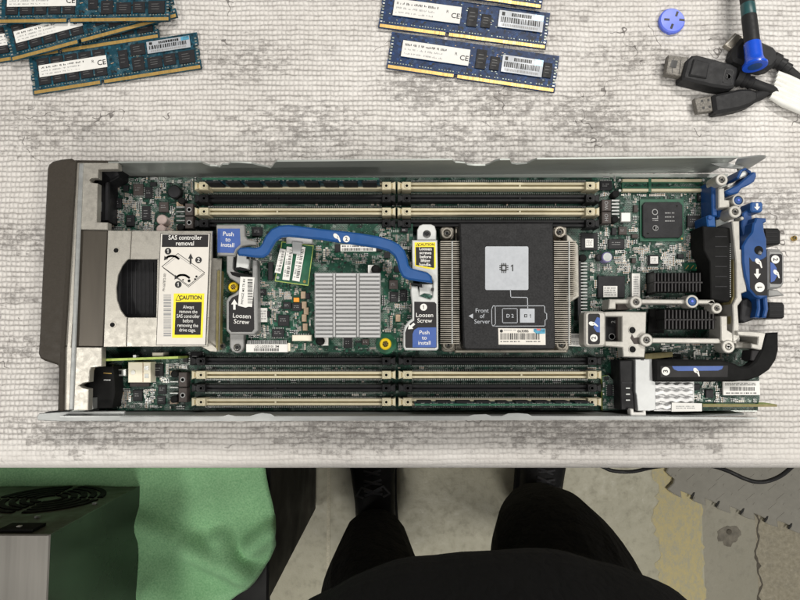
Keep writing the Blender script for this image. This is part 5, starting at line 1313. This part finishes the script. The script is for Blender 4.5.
def loft(name, rings, m, parent, seg=56):
    s = MB(); vs = []; fs = []; r_ = random.Random(4)
    for qi, (x, y, z, rx, ry) in enumerate(rings):
        for k in range(seg):
            t = 2*math.pi*k/seg; w = 1+(.012*math.sin(5*t+qi*.5)+.012*math.sin(11*t-qi*.7)+.010*math.sin(23*t+qi*.4))*(1.3 if qi < 5 else .6)
            c_, s_ = math.cos(t), math.sin(t)
            vs.append((x+rx*w*math.copysign(abs(c_)**.85, c_), y+ry*w*math.copysign(abs(s_)**.85, s_), z+.004*math.sin(4*t+qi)))
    n = len(rings)
    for i in range(n-1):
        for k in range(seg): j = (k+1) % seg; fs.append([i*seg+k, i*seg+j, (i+1)*seg+j, (i+1)*seg+k])
    fs += [list(range(seg)), [(n-1)*seg+k for k in range(seg)]]
    s.add(vs, fs, m); o = s.build(name, parent, smooth=70); ss = o.modifiers.new('sub', 'SUBSURF'); ss.levels = ss.render_levels = 1; return o
loft('shirt', [(cx, -.345, -.185, .196, .125), (cx, -.342, -.165, .203, .136), (cx, -.334, -.12, .212, .143), (cx, -.326, -.08, .214, .147), (cx, -.328, -.03, .212, .146), (cx, -.332, .05, .206, .140), (cx, -.350, .18, .200, .124), (cx, -.375, .30, .19, .105), (cx, -.385, .37, .14, .08), (cx, -.39, .41, .075, .06)], 'shirt', per)
def shoe(px, py, rot):
    c_ = P(px, py, FZ+.05); s = MB(); ca, sa = math.cos(R(rot)), math.sin(R(rot))
    L = [(-.14, .036, .085), (-.10, .042, .10), (-.04, .042, .098), (.02, .046, .082), (.07, .052, .064), (.11, .050, .052), (.145, .038, .042), (.165, .018, .030)]
    seg = 16; vs = []; fs = []
    for (l, w, h) in L:
        for k in range(seg):
            t = 2*math.pi*k/seg; x = w*math.copysign(abs(math.cos(t))**.8, math.cos(t)); z = (h-.012)/2*(1+math.copysign(abs(math.sin(t))**.75, math.sin(t)))+.012
            vs.append((c_.x+x*ca-l*sa, c_.y+x*sa+l*ca, FZ+z))
    n = len(L)
    for i in range(n-1):
        for k in range(seg): j = (k+1) % seg; fs.append([i*seg+k, i*seg+j, (i+1)*seg+j, (i+1)*seg+k])
    fs += [list(range(seg)), [(n-1)*seg+k for k in range(seg)]]
    s.add(vs, fs, 'shoe')
    o = [(x*1.06, l) for l, w, h in L for x in (w,)]; out = [(w+.004, l) for l, w, h in L]+[(-w-.004, l) for l, w, h in L[::-1]]
    s.prism([(c_.x+x*ca-l*sa, c_.y+x*sa+l*ca) for x, l in out], FZ+.001, FZ+.022, 'cablerubber', .003)
    sh = s.build('shoe', per, smooth=60)
    s = MB()
    for k in range(5):
        l = -.005+k*.018; z = FZ+.094-k*.0085
        a = [(-.018, l-.004, z-.003), (0, l+.002, z+.004), (.018, l+.006, z-.003)]; b = [(-.018, l+.006, z-.003), (0, l+.002, z+.005), (.018, l-.004, z-.003)]
        for q in (a, b): s.tube([(c_.x+x*ca-y*sa, c_.y+x*sa+y*ca, zz_) for x, y, zz_ in q], .0028, 'lace', 6)
    for sx in (-1, 1): s.tube([(c_.x+x*ca-y*sa, c_.y+x*sa+y*ca, zz_) for x, y, zz_ in ((0, .0, FZ+.10), (sx*.022, .012, FZ+.112), (sx*.034, -.006, FZ+.10), (sx*.02, -.012, FZ+.10))], .0024, 'lace', 6)
    s.build('laces', sh)
shoe(374, 486, 4); shoe(541, 484, -9)

# ================================================================== LIGHT
w = bpy.data.worlds.new('World'); scene.world = w; w.use_nodes = True
bg = w.node_tree.nodes['Background']; bg.inputs[0].default_value = (.93, .96, 1, 1); bg.inputs[1].default_value = .075
def lamp(name, loc, size, power, col, target=(0, 0, 0)):
    ld_ = bpy.data.lights.new(name, 'AREA'); ld_.shape = 'RECTANGLE'; ld_.size, ld_.size_y = size; ld_.energy = power; ld_.color = col
    o = bpy.data.objects.new(name, ld_); COL.objects.link(o); o.location = loc
    o.rotation_euler = (Vector(target)-Vector(loc)).to_track_quat('-Z', 'Y').to_euler(); return o
lamp('tube_or_fill', (.60, 1.20, 1.8), (1.0, .14), 34, (1, .965, .91))
lamp('tube_or_fill', (-1.0, -.45, 2.0), (.9, .14), 17, (1, .965, .91), (-.2, -.2, -.3))
lamp('tube_or_fill', (.04, -1.5, 1.75), (.6, .14), 16, (1, .965, .9), (.1, -.1, 0))
lamp('tube_or_fill', (1.25, -.55, 1.9), (.9, .14), 23, (1, .965, .9), (.3, -.2, -.6))  # added unseen fill that brightens the right floor and green cloth

# ================================================================== CAMERA
cd = bpy.data.cameras.new('camera'); cd.sensor_width = 36; cd.lens = 36*F/800; cd.clip_start = .01; cd.clip_end = 60
co = bpy.data.objects.new('camera', cd); COL.objects.link(co); co.location = (0, 0, H); co.rotation_euler = (TH, 0, 0)
scene.camera = co
scene.view_settings.view_transform = 'Standard'; scene.view_settings.look = 'None'; scene.view_settings.gamma = 1; scene.view_settings.exposure = 0
